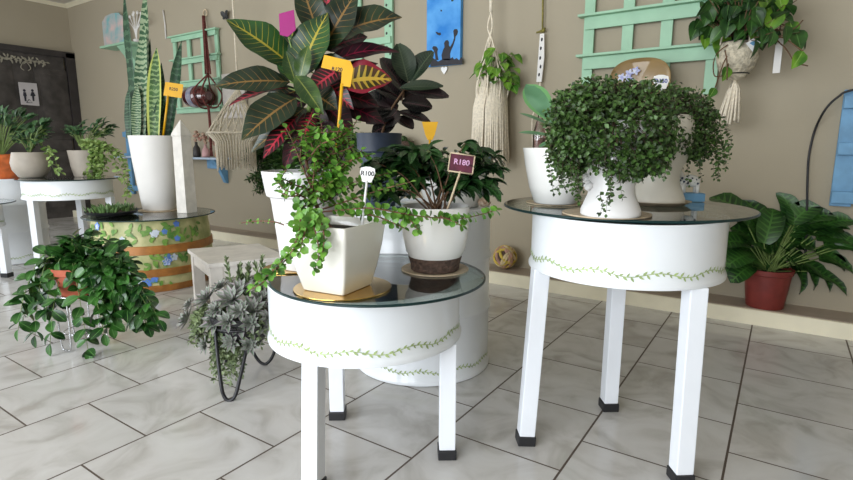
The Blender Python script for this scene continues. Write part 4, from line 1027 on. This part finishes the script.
MB().box((xq, YW-.02, .72), (.07, .03, .75), bev=.003).build('upright', m_blue, t); MB().box((xq+.42, YW-.02, .72), (.07, .03, .75), bev=.003).build('upright', m_blue, t)
for z in (1.05, .80, .42): MB().box((xq+.2, YW-.045, z), (.52, .02, .06), bev=.003).build('slat', m_blue, t)
# blue rack at the right edge
t = thing('blue_ladder_rack', 'light blue slatted rack on wall at the right edge, above broad-leaved plant', 'wall rack', (.45, YW, .6))
xl = wx_(838, 150)+.035
for x in (xl, xl+.52): MB().box((x, YW-.02, .90), (.085, .03, .56), bev=.003).build('upright', m_blue, t)
for z in (1.12, .90, .665): MB().box((xl+.26, YW-.05, z), (.60, .03, .058), bev=.003).build('slat', m_blue, t)
# black cable
cb = [(853, 90), (838, 97), (825, 110), (815, 130), (809, 155), (807.5, 180), (807, 205), (806, 240), (805, 265)]
pts = [PY(a, b_, YW-.075) for a, b_ in cb[:3]]+[PY(a, b_, YW-.012) for a, b_ in cb[3:]]; pts = [pts[0]+V((.45, 0, -.12)), pts[0]+V((.2, 0, .02))]+pts
tag(MB().tube(curve(pts, 6), .0055, 7).build('power_cable', m_black, None, origin=pts[0]), 'black cable arching down the wall beside the blue rack', 'cable')

# blue painting with silhouettes
xa, xb, zb_ = wx_(429.5, 60), wx_(462.7, 60), wz_(448, 65.8)
t = thing('canvas_painting', 'tall bright blue painting with dark silhouettes along its bottom', 'painting', ((xa+xb)/2, YW, zb_))
MB().box(((xa+xb)/2, YW-.02, zb_+.36), (xb-xa, .034, .72), bev=.002).build('canvas', M('vivid_blue_paint', (.008, .20, .62), .6, scale=6, col2=(.10, .38, .80)), t)
yy = YW-.0385; wd = xb-xa
m_sil = M('black_paint', (.012, .012, .02), .6)
def sil(pts): MB().prism([V((xa+u*wd, yy, zb_+v*wd)) for u, v in pts], (0, .001, 0)).build('silhouette', m_sil, t)
def silp(px_pts): MB().prism([PY(a, b_, yy) for a, b_ in px_pts], (0, .001, 0)).build('silhouette', m_sil, t)
silp([(430.2, 66.6), (430.2, 61), (433, 58), (436, 60), (438, 61.5), (441, 60), (446, 58.5), (450, 59), (452.5, 57), (454, 59.5), (456.5, 58), (459, 60), (461.5, 57), (462.3, 59), (462.3, 63.9), (446, 65.2)])
silp([(442, 60), (441.5, 55), (443, 50), (444.5, 47), (444, 43), (445.5, 40.5), (447.5, 40), (449, 42), (448.8, 45), (450, 47), (452.5, 42.5), (454, 38), (453.6, 34), (453.2, 31), (454.6, 29), (457, 29), (458, 31.5), (457.2, 34.5), (455.6, 36.5), (455, 40), (453, 46), (451, 50.5), (450, 54), (450.5, 60)])
silp([(432, 48), (433.5, 46), (436.5, 46.5), (438, 49), (437.2, 52), (437.6, 56), (438.5, 60), (435.5, 60), (435, 55), (434, 51)])
silp([(435.5, 32), (437, 34.5), (439.5, 35.5), (441, 34.5), (440.5, 32.5), (438.5, 32.8), (437, 31.8)])
silp([(450.5, -1), (451.5, 1.5), (453.5, 1), (453, -1.5)])
silp([(440.3, 10), (440.8, 11.6), (442, 11.2), (441.8, 9.8)])
q = PY(444, 70, YW-.012)
tag(MB().prism([q+V((u*.03, 0, v*.03)) for u, v in ((0, -1), (.8, 0), (.9, .5), (.45, .8), (0, .5), (-.45, .8), (-.9, .5), (-.8, 0))], (0, .004, 0)).build('heart_tag', m_tagw, None, origin=q), 'small white heart tag under the blue painting', 'tag')
q = PY(226, 16, YW-.02); m = MB()
for sx in (-1, 1): m.leaf(q, (sx, -.5, .7), (0, -1, 0), .07, .05, .2, .1, 4, 'oval'); m.leaf(q, (sx, -.3, -.5), (0, -1, 0), .05, .04, .2, .1, 4, 'oval')
m.tube([q+V((0, 0, -.03)), q+V((0, 0, .03))], .006, 6)
tag(m.build('butterfly_decoration', m_black, None, origin=q), 'small black butterfly decoration beside the top croton leaf', 'decoration')
q = PD(287, 24, dC+.25)
mg = MB().prism([PD(a, b_, dC-.06) for a, b_ in ((279, 14), (294, 10), (296, 30), (288, 37), (280, 35))], TOCAM*.002)
t = thing('price_tag', 'magenta card tag among the top leaves of the croton', 'tag', PD(290, 80, dC+.18)); mg.build('plate', m_mag, t); MB().tube([PD(288, 36, dC-.06), PD(298, 70, dC-.01), PD(302, 110, dC+.0), PD(300, 165, dC+.05)], .002, 5).build('stick', m_gstem, t)

# --- brown macrame with horizontal bottle
hk = PY(205, 13, YW-.02); yb = YW-.14
t = thing('macrame_hanger', 'dark brown cord macrame hanger holding a wine bottle', 'hanger', hk)
m = MB(); m.tube([hk+V((math.cos(a*PI/8)*.03, 0, math.sin(a*PI/8)*.03)) for a in range(17)], .006, 6); m.build('hoop', m_wood, t)
m = MB(); tp = hk+V((0, -.02, -.03)); mid = PY(208, 74, yb)
for k in range(4):
    o = V((.02*math.cos(k*1.57+.7), .02*math.sin(k*1.57+.7), 0)); m.tube(curve([tp+o*.4, tp.lerp(mid, .6)+o*.8, mid+o*1.2]), .008, 6)
bl, br = PY(189, 97, yb), PY(221, 95, yb); blx, brx = bl.x, br.x-.02; bz = (bl.z+br.z)/2
for k, fx in enumerate((.52, .76)):
    xx = blx+(brx-blx)*fx
    m.tube(curve([mid, V((xx-.005, yb-.09, bz+.075)), V((xx, yb-.112, bz)), V((xx, yb-.06, bz-.105)), V((xx, yb+.05, bz-.105)), V((xx, yb+.112, bz)), V((xx, yb+.07, bz+.08)), mid]), .008, 6)
end = PY(211, 150, yb)
m.tube(curve([V((blx+(brx-blx)*.62, yb, bz-.09)), PY(210, 125, yb), end]), .013, 7)
for k in range(7): m.tube([end+V((0, 0, .08)), end+V(((k-3)*.006, .01*(k % 2), -.06))], .004, 5)
m.build('cords', m_bcord, t)
t = thing('wine_bottle', 'dark red wine bottle lying in the brown macrame hanger', 'bottle', (blx, yb, bz))
rotx = Matrix.Rotation(PI/2, 3, 'Y')
MB().lathe([(0, 0), (.06, 0), (.085, .012), (.10, .04), (.104, .10), (.104, .18), (.098, .23), (.078, .265), (.045, .285), (.036, .31), (.04, .312), (.04, .33), (0, .33)], (blx, yb, bz), 32, rot=rotx).build('glass', m_winebot, t, smooth_angle=50)
MB().lathe([(.1046, .10), (.105, .18)], (blx, yb, bz), 32, rot=rotx).build('label', M('bottle_label', (.40, .38, .40), .6, scale=14, col2=(.12, .14, .22)), t)
# --- white macrame lamp-shade hanging
ym = YW-.38; ap = PY(238, 92, ym); hz = PY(238, 133, ym).z; rr_ = 26*depth(PY(236, 133, ym))/F; cxm = (PY(262, 133, ym).x+PY(210, 133, ym).x)/2
C0 = V((cxm, ym, hz))
t = thing('macrame_pendant', 'cream knotted macrame pendant with long fringe beside the croton', 'hanger', C0)
ctop = V((ap.x, ym, 2.3)); m = MB(); m.tube([ctop, V((ap.x, ym, ap.z))], .007, 6); m.build('cord', m_cotton, t)
m = MB(); m.tube([V((ap.x, ym, 2.3)), V((ap.x, YW, 2.36))], .006, 6); m.build('wall_hook', m_iron, t)
m = MB(); NS = 20
A0 = V((ap.x, ym, ap.z+.04))
for k in range(NS):
    for sgn in (-1, 1):
        pts = []
        for j in range(9):
            f = j/8; a = 2*PI*(k+sgn*2.2*f)/NS; r = rr_*f**1.1; c = A0.lerp(C0, f); pts.append(V((c.x+math.cos(a)*r, c.y+math.sin(a)*r, c.z+.02*math.sin(PI*f))))
        m.tube(pts, .0045, 4)
m.build('netting', m_cotton, t)
MB().tube([C0+V((math.cos(a*PI/20)*rr_, math.sin(a*PI/20)*rr_, 0)) for a in range(41)], .010, 6).build('hoop', m_cotton, t)
m = MB(); fz = PY(238, 168, ym).z; mz = PY(238, 142, ym).z
for k in range(44):
    a = 2*PI*k/44; o = V((math.cos(a), math.sin(a), 0)); r1 = rr_*.72
    m.tube([C0+o*rr_, V((C0.x, C0.y, mz))+o*r1, V((C0.x, C0.y, fz+R_.uniform(-.03, .03)))+o*r1*.98+rv(.006)], .0065, 5)
m.build('fringe', m_cotton, t)
# white block picture behind it
q = PY(232, 84, YW-.02)
tag(MB().box((PY(236, 90, YW).x, YW-.02, wz_(236, 96)), (.34, .025, .42), bev=.003).build('pale_board', M('pale_board_paint', (.50, .46, .42), .6), None, origin=(q.x, YW, q.z)), 'pale square board on wall behind the cream fringe pendant', 'board')
# hanging dark leafy plant beside croton pot (in the background)
q = PY(262, 160, YW-.35); hb = PD(258, 150, 2.9)
t = thing('hanging_fern', 'dark fine-leaved fern hanging on wall left of the croton pot', 'potted plant', (hb.x, YW, hb.z))
hbz = V((hb.x+.05, YW-.14, PY(262, 142, YW-.14).z))
MB().lathe([(0, 0), (.06, 0), (.08, .06), (.085, .10), (.075, .10)], hbz-V((0, 0, .10)), 24).build('basket', m_brown, t)
MB().tube([hbz+V((0, 0, -.04)), V((hbz.x, YW, hbz.z-.02))], .008, 5).build('hook', m_iron, t)
fol, st = MB(), MB()
for k in range(90):
    e = PY(R_.uniform(243, 284), R_.uniform(148, 192), YW-.09+R_.uniform(-.05, .05)); s0 = hbz+V((R_.uniform(-.05, .05), R_.uniform(-.04, .04), 0)); m1 = s0.lerp(e, .4)+V((0, 0, .06))
    strandleaves(fol, st, [s0, m1, e], .055, .018, .022, 'lance', True, .3, .1, 3, .4, .0015, .9, .3)
fol.build('foliage', M('fern_green', (.012, .04, .01), .5, scale=20, col2=(.06, .14, .025)), t); st.build('stem', m_gstem, t)

# --- middle macrame with pothos
yh = YW-.13; tp = PY(491, -8, yh); kn = PY(491, 12, yh)
t = thing('macrame_hanger', 'cream macrame plant hanger with long straight fringe, right of blue painting', 'hanger', tp)
m = MB(); m.tube([tp, kn], .012, 6)
pot_c = PY(492, 84, yh); pr_ = .092
for k in range(8):
    a = k*PI/4+.2; o = V((math.cos(a), math.sin(a), 0))*pr_*1.08
    m.tube(curve([kn, kn+V((-.02 if k % 2 else .012, 0, -.09)), PY(489+(k % 2)*3, 44, yh)+o*.15, pot_c+o+V((0, 0, .03)), pot_c+o*1.02+V((0, 0, -.09)), pot_c+o*.6+V((0, 0, -.16))]), .005, 5)
m.build('cords', m_cotton, t)
m = MB(); bz0 = pot_c.z
for k in range(84):
    a = 2*PI*k/84; o = V((math.cos(a), math.sin(a), 0))*(pr_+.018)
    zf = PY(490, R_.uniform(152, 168), yh).z; xo = V((PY(490, 120, yh).x, yh, 0))
    if abs(math.sin(a*2.5+.4)) < .08: continue
    m.tube([V((pot_c.x+.01, yh, bz0+R_.uniform(-.01, .05)))+o*.72, V((xo.x, yh, bz0-.15))+o*.98, V((xo.x, yh, zf))+o*1.12+rv(.008)], .0068, 5)
m.build('fringe', m_cotton, t)
m = MB(); m.tube([tp, V((tp.x, YW, tp.z+.01))], .006, 5); m.build('wall_hook', m_iron, t)
t = pot('hanging_pothos', 'small bright green pothos in the long-fringed cream hanger', 'potted plant', pot_c-V((0, 0, .13)), [(.05, 0), (.06, .006), (.078, .10), (.082, .135)], m_mattew)
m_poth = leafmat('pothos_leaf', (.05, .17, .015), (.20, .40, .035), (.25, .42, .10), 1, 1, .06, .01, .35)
fol, st = MB(), MB(); s0 = pot_c+V((0, 0, 0))
for k in range(60):
    a = R_.uniform(0, 6.28); e = pot_c+V((.03+math.cos(a)*R_.uniform(.03, .14), math.sin(a)*R_.uniform(.02, .11), R_.uniform(.02, .24)-.07*abs(math.cos(a)))); st.tube(curve([s0, s0.lerp(e, .5)+V((0, 0, .03)), e], 3), .002, 4)
    fol.leaf(e, V((math.cos(a), math.sin(a), -.5))+rv(.4), V((0, 0, 1))+TOCAM*.8+rv(.3), R_.uniform(.06, .085), .058, .5, .15, 5, 'heart')
fol.build('foliage', m_poth, t); st.build('stem', m_gstem, t)

# --- driftwood strip on olive cord with a little glass jar
yo = YW-.03; a0, a1 = PY(543, -10, yo), PY(542.5, 31, yo)
t = thing('bottle_hanging', 'white spotted strip on an olive cord with glass bottle below', 'hanger', a0)
m = MB(); m.tube([a0, a1], .006, 5); m.tube([a1+V((-.04, 0, -.005)), a1, a1+V((.02, -.01, .015))], .006, 5); m.ball(a1, .014, (1.5, 1, .8), 1); m.build('cord', m_olive, t)
b0, b1 = PY(542.5, 34, yo), PY(540, 82, yo)
strip = MB().prism([b0+V((-.012, 0, 0)), b0+V((.015, 0, 0)), b0.lerp(b1, .5)+V((.024, 0, 0)), b1+V((.014, 0, 0)), b1+V((-.02, 0, 0)), b0.lerp(b1, .5)+V((-.016, 0, 0))], (0, -.012, 0)).build('strip', m_mattew, t)
for f in (.12, .3, .5, .68, .85): MB().ball(b0.lerp(b1, f)+V((.004*math.sin(f*20), -.0125, 0)), .009, (.8, .15, 1.4), 1).build('dark_spot', m_ink, strip)
b2, b3 = PY(539, 118, yo-.05), PY(539, 152, yo-.05)
m = MB()
for sx in (-1, 1): m.tube(curve([b1, b1.lerp(b2, .6)+V((sx*.015, 0, 0)), b2+V((sx*.045, 0, 0)), b3+V((sx*.045, 0, .03))]), .004, 5)
m.build('loop', m_cotton, t)
hh = b2.z-b3.z
MB().lathe([(0, 0), (.035, 0), (.042, .01), (.045, hh*.5), (.03, hh*.8), (.016, hh), (.016, hh*1.25), (.02, hh*1.28)], b3, 24).build('bottle', glass_mat('jar_glass', (.85, .82, .8)), t)
MB().lathe([(0, .01), (.034, .012), (.036, hh*.4), (0, hh*.42)], b3, 20).build('bottle_filling', M('pink_pebbles', (.35, .12, .10), .7, scale=90, col2=(.6, .45, .4)), t)

# --- round gold-brown tray
yt = YW-.13; xc = (PY(610, 85, yt).x+PY(671, 85, yt).x)/2; rt_ = (PY(671, 85, yt).x-PY(610, 85, yt).x)/2; ztp = PY(640, 58.5, yt).z
c = V((xc, yt, ztp-rt_*.78))
t = thing('round_tray', 'large golden-brown rounded tray with blue flowers behind the bushy planters', 'tray', c)
rotY = Matrix.Rotation(PI/2, 3, 'X')
def squash(m, cz):
    for v in m.b.verts: v.co.z = cz + (v.co.z-cz)*.78
    return m
squash(MB().lathe([(0, 0), (rt_*.86, 0), (rt_*.97, .012), (rt_, .022), (rt_*.99, .024), (rt_*.85, .008), (0, .006)], c, 64, 2.6, rot=rotY), c.z).build('dish', M('golden_brown_lacquer', (.26, .17, .07), .35, scale=5, col2=(.36, .24, .10), coat=.2), t, smooth_angle=40)
MB().box(c+V((0, .063, 0)), (.03, .11, .03)).build('wall_bracket', m_iron, t)
m = MB(); f0 = PY(629, 75, yt-.03)
for cx_, cz_ in ((-.04, -.01), (0, .01), (.035, .02), (.0, -.02)):
    for k in range(5): a = k*1.256; m.leaf(f0+V((cx_, 0, cz_)), (math.cos(a), 0, math.sin(a)), (0, -1, 0), .024, .016, .2, .1, 3)
m.build('painted_flowers', M('blue_white_petals', (.30, .32, .62), .5, scale=60, col2=(.7, .72, .8)), t)
stake_tag('rounded white and blue price label above the bushy head planters', (661, 82), PD(664, 108, 1.55), .048, .040, 1.50, m_tagw, 'R150', m_inkb, m_tagw, .0, 'spade', .42)

# --- right hanging pothos
yr = YW-.22; pc_ = PY(737, 58, yr)
t = thing('macrame_hanger', 'cream woven macrame basket with tassel hanging beside the mint lattice', 'hanger', pc_)
prb = [(.01, -.105), (.045, -.095), (.080, -.05), (.092, 0), (.090, .04), (.083, .07)]
MB().lathe([(0, -.118)]+prb+[(.080, .07), (.092, .02), (.08, -.05), (0, -.10)], pc_, 32).build('basket', M('knotted_cream_cotton', (.56, .50, .38), .9, var=.25, scale=60, bump=1), t)
m = MB(); ztas = PY(731, 121, yr).z; tb = PY(734, 90, yr)
for k in range(34):
    a = k*2.4; r = .036*math.sqrt((k+1)/34); m.tube([pc_+V((0, 0, -.10)), V((tb.x+math.cos(a)*r*.8, yr+math.sin(a)*r*.8, tb.z)), V((tb.x+math.cos(a)*r*1.5-.01, yr+math.sin(a)*r*1.5, ztas+R_.uniform(-.02, .02)))], .0055, 5)
m.build('tassel', m_cotton, t)
m = MB(); htop = pc_+V((0, 0, .62))
for k in range(4): a = k*PI/2+.6; m.tube([pc_+V((math.cos(a)*.09, math.sin(a)*.09, .06)), htop], .004, 5)
m.build('cords', m_cotton, t); MB().tube([htop, V((htop.x, YW, htop.z+.02))], .007, 6).build('wall_hook', m_iron, t)
t = thing('hanging_pothos', 'large trailing pothos with heart-shaped leaves in the tasselled cream basket', 'potted plant', pc_+V((0, 0, .0)))
MB().lathe([(0, -.08), (.06, -.08), (.079, .05), (.079, .075), (.072, .075), (.071, .06), (0, .058)], pc_, 28).build('pot', m_black, t)
fol, fd, st = MB(), MB(), MB(); s0 = pc_+V((0, 0, .07))
pts_ = [(403/2+0, 0)]
HL = [(712, 12, 24), (765, 6, 34), (740, 15, 26), (722, 45, 30), (728, 72, 16), (700, 28, 22), (795, 38, 24), (803, 58, 20), (753, 32, 22), (735, 0, 30), (778, 18, 26), (790, 28, 20), (760, 22, 24), (748, -6, 34), (715, 92, 12), (718, 2, 24), (775, -4, 30),
      (705, 40, 16), (784, 8, 22), (730, 25, 22), (745, 22, 20), (772, 34, 18)]
for a, b_, w_ in HL:
    e = PY(a, b_-w_*.35, yr-R_.uniform(.02, .16)); st.tube(curve([s0, s0.lerp(e, .6)+V((0, 0, .05)), e], 4), .003, 5)
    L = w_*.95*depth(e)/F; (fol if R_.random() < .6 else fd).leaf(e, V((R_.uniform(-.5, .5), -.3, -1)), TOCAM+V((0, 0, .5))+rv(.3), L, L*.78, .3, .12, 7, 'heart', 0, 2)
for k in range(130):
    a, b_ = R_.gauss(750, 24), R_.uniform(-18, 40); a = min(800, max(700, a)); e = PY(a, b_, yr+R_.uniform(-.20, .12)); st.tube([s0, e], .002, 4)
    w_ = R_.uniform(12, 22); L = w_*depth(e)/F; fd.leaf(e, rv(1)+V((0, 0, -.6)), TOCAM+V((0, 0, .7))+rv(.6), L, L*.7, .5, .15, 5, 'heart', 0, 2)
for vn in ([(735, 40, -.05), (716, 55, -.12), (714, 75, -.12), (723, 76, -.12)], [(765, 30, 0), (785, 48, -.05), (795, 62, -.05), (808, 66, -.05)], [(770, 30, 0), (785, 30, -.05), (795, 28, -.05), (803, 20, -.05)], [(725, 50, -.1), (727, 62, -.12), (727, 80, -.12)]):
    st.tube(curve([PY(a, b_, yr+d) for a, b_, d in vn], 5), .003, 5)
fol.build('foliage', m_poth, t); tag(fd.build('dark_foliage', leafmat('pothos_deep', (.012, .045, .01), (.04, .12, .02), (.09, .2, .05), 1, 1, .06, .01, .4), t), 'darker green inner leaves'); st.build('stem', m_stem, t)  # darker green leaves mixed in with the brighter ones
c_ = PY(753, 45, yr-.13); t = thing('price_tag', 'small blue and white price card on the tasselled cream basket', 'tag', c_)
MB().prism([c_+RT*x+UP*y for x, y in ((-.034, .008), (0, .03), (.034, .012), (0, -.034))], TOCAM*.002).build('plate', m_tagw, t)
MB().prism([c_+TOCAM*.002+RT*x+UP*y for x, y in ((-.018, .008), (0, .018), (.02, .010), (.0, -.004))], TOCAM*.0006).build('blue_print', m_blue, t)
a0, a1 = PY(779, 38, YW-.15), PY(777, 73, YW-.15)
t = thing('hanging_label', 'narrow white label strip hanging right of the tasselled basket', 'label', a0)
MB().box((a0+a1)/2, (.030, .004, a0.z-a1.z), 0).build('strip', m_mattew, t); MB().tube([a0, V((a0.x, YW-.15, a0.z+.25)), V((a0.x, YW, a0.z+.25))], .003, 5).build('hook', m_iron, t)

# ================================================================== LEDGE: ball and broad-leaved plant
bcn = PY(505, 256, 3.235); bcn.z = .0835+.082
t = thing('wicker_ball', 'patterned wicker ball on the ledge between the drum tables', 'ball', bcn-V((0, 0, .082)))
MB().ball(bcn, .072, (1, 1, 1), 3).build('core', m_brown, t)
ms = [M('straw_cream', (.60, .48, .28), .7, var=.2, scale=30), M('straw_yellow', (.55, .40, .06), .7, var=.2, scale=30), M('straw_pink', (.45, .26, .20), .7, var=.2, scale=30)]
for k, mt in enumerate(ms):
    m = MB()
    for j in range(4):
        ax = rv(1).normalized(); x = ax.cross(V((.3, .4, .9))).normalized(); y = ax.cross(x); off = R_.choice((0, .45, -.45)); rr2 = math.sqrt(1-off*off)
        m.tube([bcn+((x*math.cos(a*PI/20)+y*math.sin(a*PI/20))*rr2+ax*off)*.072 for a in range(41)], .0105, 6, cap=False)
    m.build('straw_band', mt, t)
kc = PY(764, 307, 3.215); kc.z = .0835
t = pot('broad_leaf_plant', 'broad-leaved dark green plant in reddish-brown pot on the ledge', 'potted plant', kc,
        [(.083, 0), (.086, .004), (.100, .12), (.106, .175), (.113, .18), (.115, .205)], m_terra2)
m_cal = leafmat('broad_patterned_leaf', (.010, .045, .010), (.03, .10, .016), (.06, .17, .03), 8, 1.4, .07, .30, .35)
dk = depth(kc); st = MB(); s0 = kc+V((0, 0, .19))
KL = [(735, 195, 24, 748, 225), (760, 197, 18, 765, 235), (795, 190, 16, 790, 225), (745, 250, 20, 760, 262), (735, 262, 18, 750, 255), (755, 268, 18, 764, 258), (780, 250, 20, 775, 240), (800, 270, 22, 785, 252), (815, 245, 26, 790, 240),
      (825, 222, 22, 795, 226), (830, 208, 18, 800, 220), (850, 232, 20, 815, 235), (815, 200, 18, 792, 222), (775, 225, 20, 770, 250), (745, 225, 22, 762, 248), (755, 245, 20, 768, 262), (835, 285, 16, 805, 262), (820, 280, 16, 800, 258), (728, 240, 20, 748, 245),
      (770, 212, 20, 768, 240), (845, 262, 20, 815, 250), (800, 250, 20, 782, 258), (748, 208, 24, 758, 232), (782, 270, 16, 774, 256), (808, 215, 20, 786, 232), (862, 240, 18, 832, 240), (850, 215, 18, 820, 225), (738, 278, 15, 752, 266), (795, 232, 18, 778, 246)]
KL += [(a+R_.uniform(-16, 16), b_+R_.uniform(-8, 14), w_*.9, bx_+R_.uniform(-8, 8), by_+R_.uniform(-4, 8)) for a, b_, w_, bx_, by_ in KL]
for a, b_, w_, bx_, by_ in KL:
    o = R_.uniform(-.12, .08); B, T = PD(bx_, by_, dk+o*.5), PD(a, b_, dk+o); dv = (T-B).normalized()
    T = PD(a, b_, dk+o)
    for P_ in (B, T):
        if P_.y > YW-.04: P_.y = YW-.04
    dv = (T-B).normalized()
    MB().leaf(B, dv+V((0, 0, .35)), TOCAM*.6+V((0, 0, 1)), (T-B).length*1.2, w_*1.3*dk/F, 1.1, .12, 8, 'broad', .06, 2).build('leaf', m_cal, t)
    st.tube(curve([s0+V((R_.uniform(-.03, .03), R_.uniform(-.03, .03), 0)), s0.lerp(B, .6), B], 4), .0035, 5)
st.build('stem', m_gstem, t)
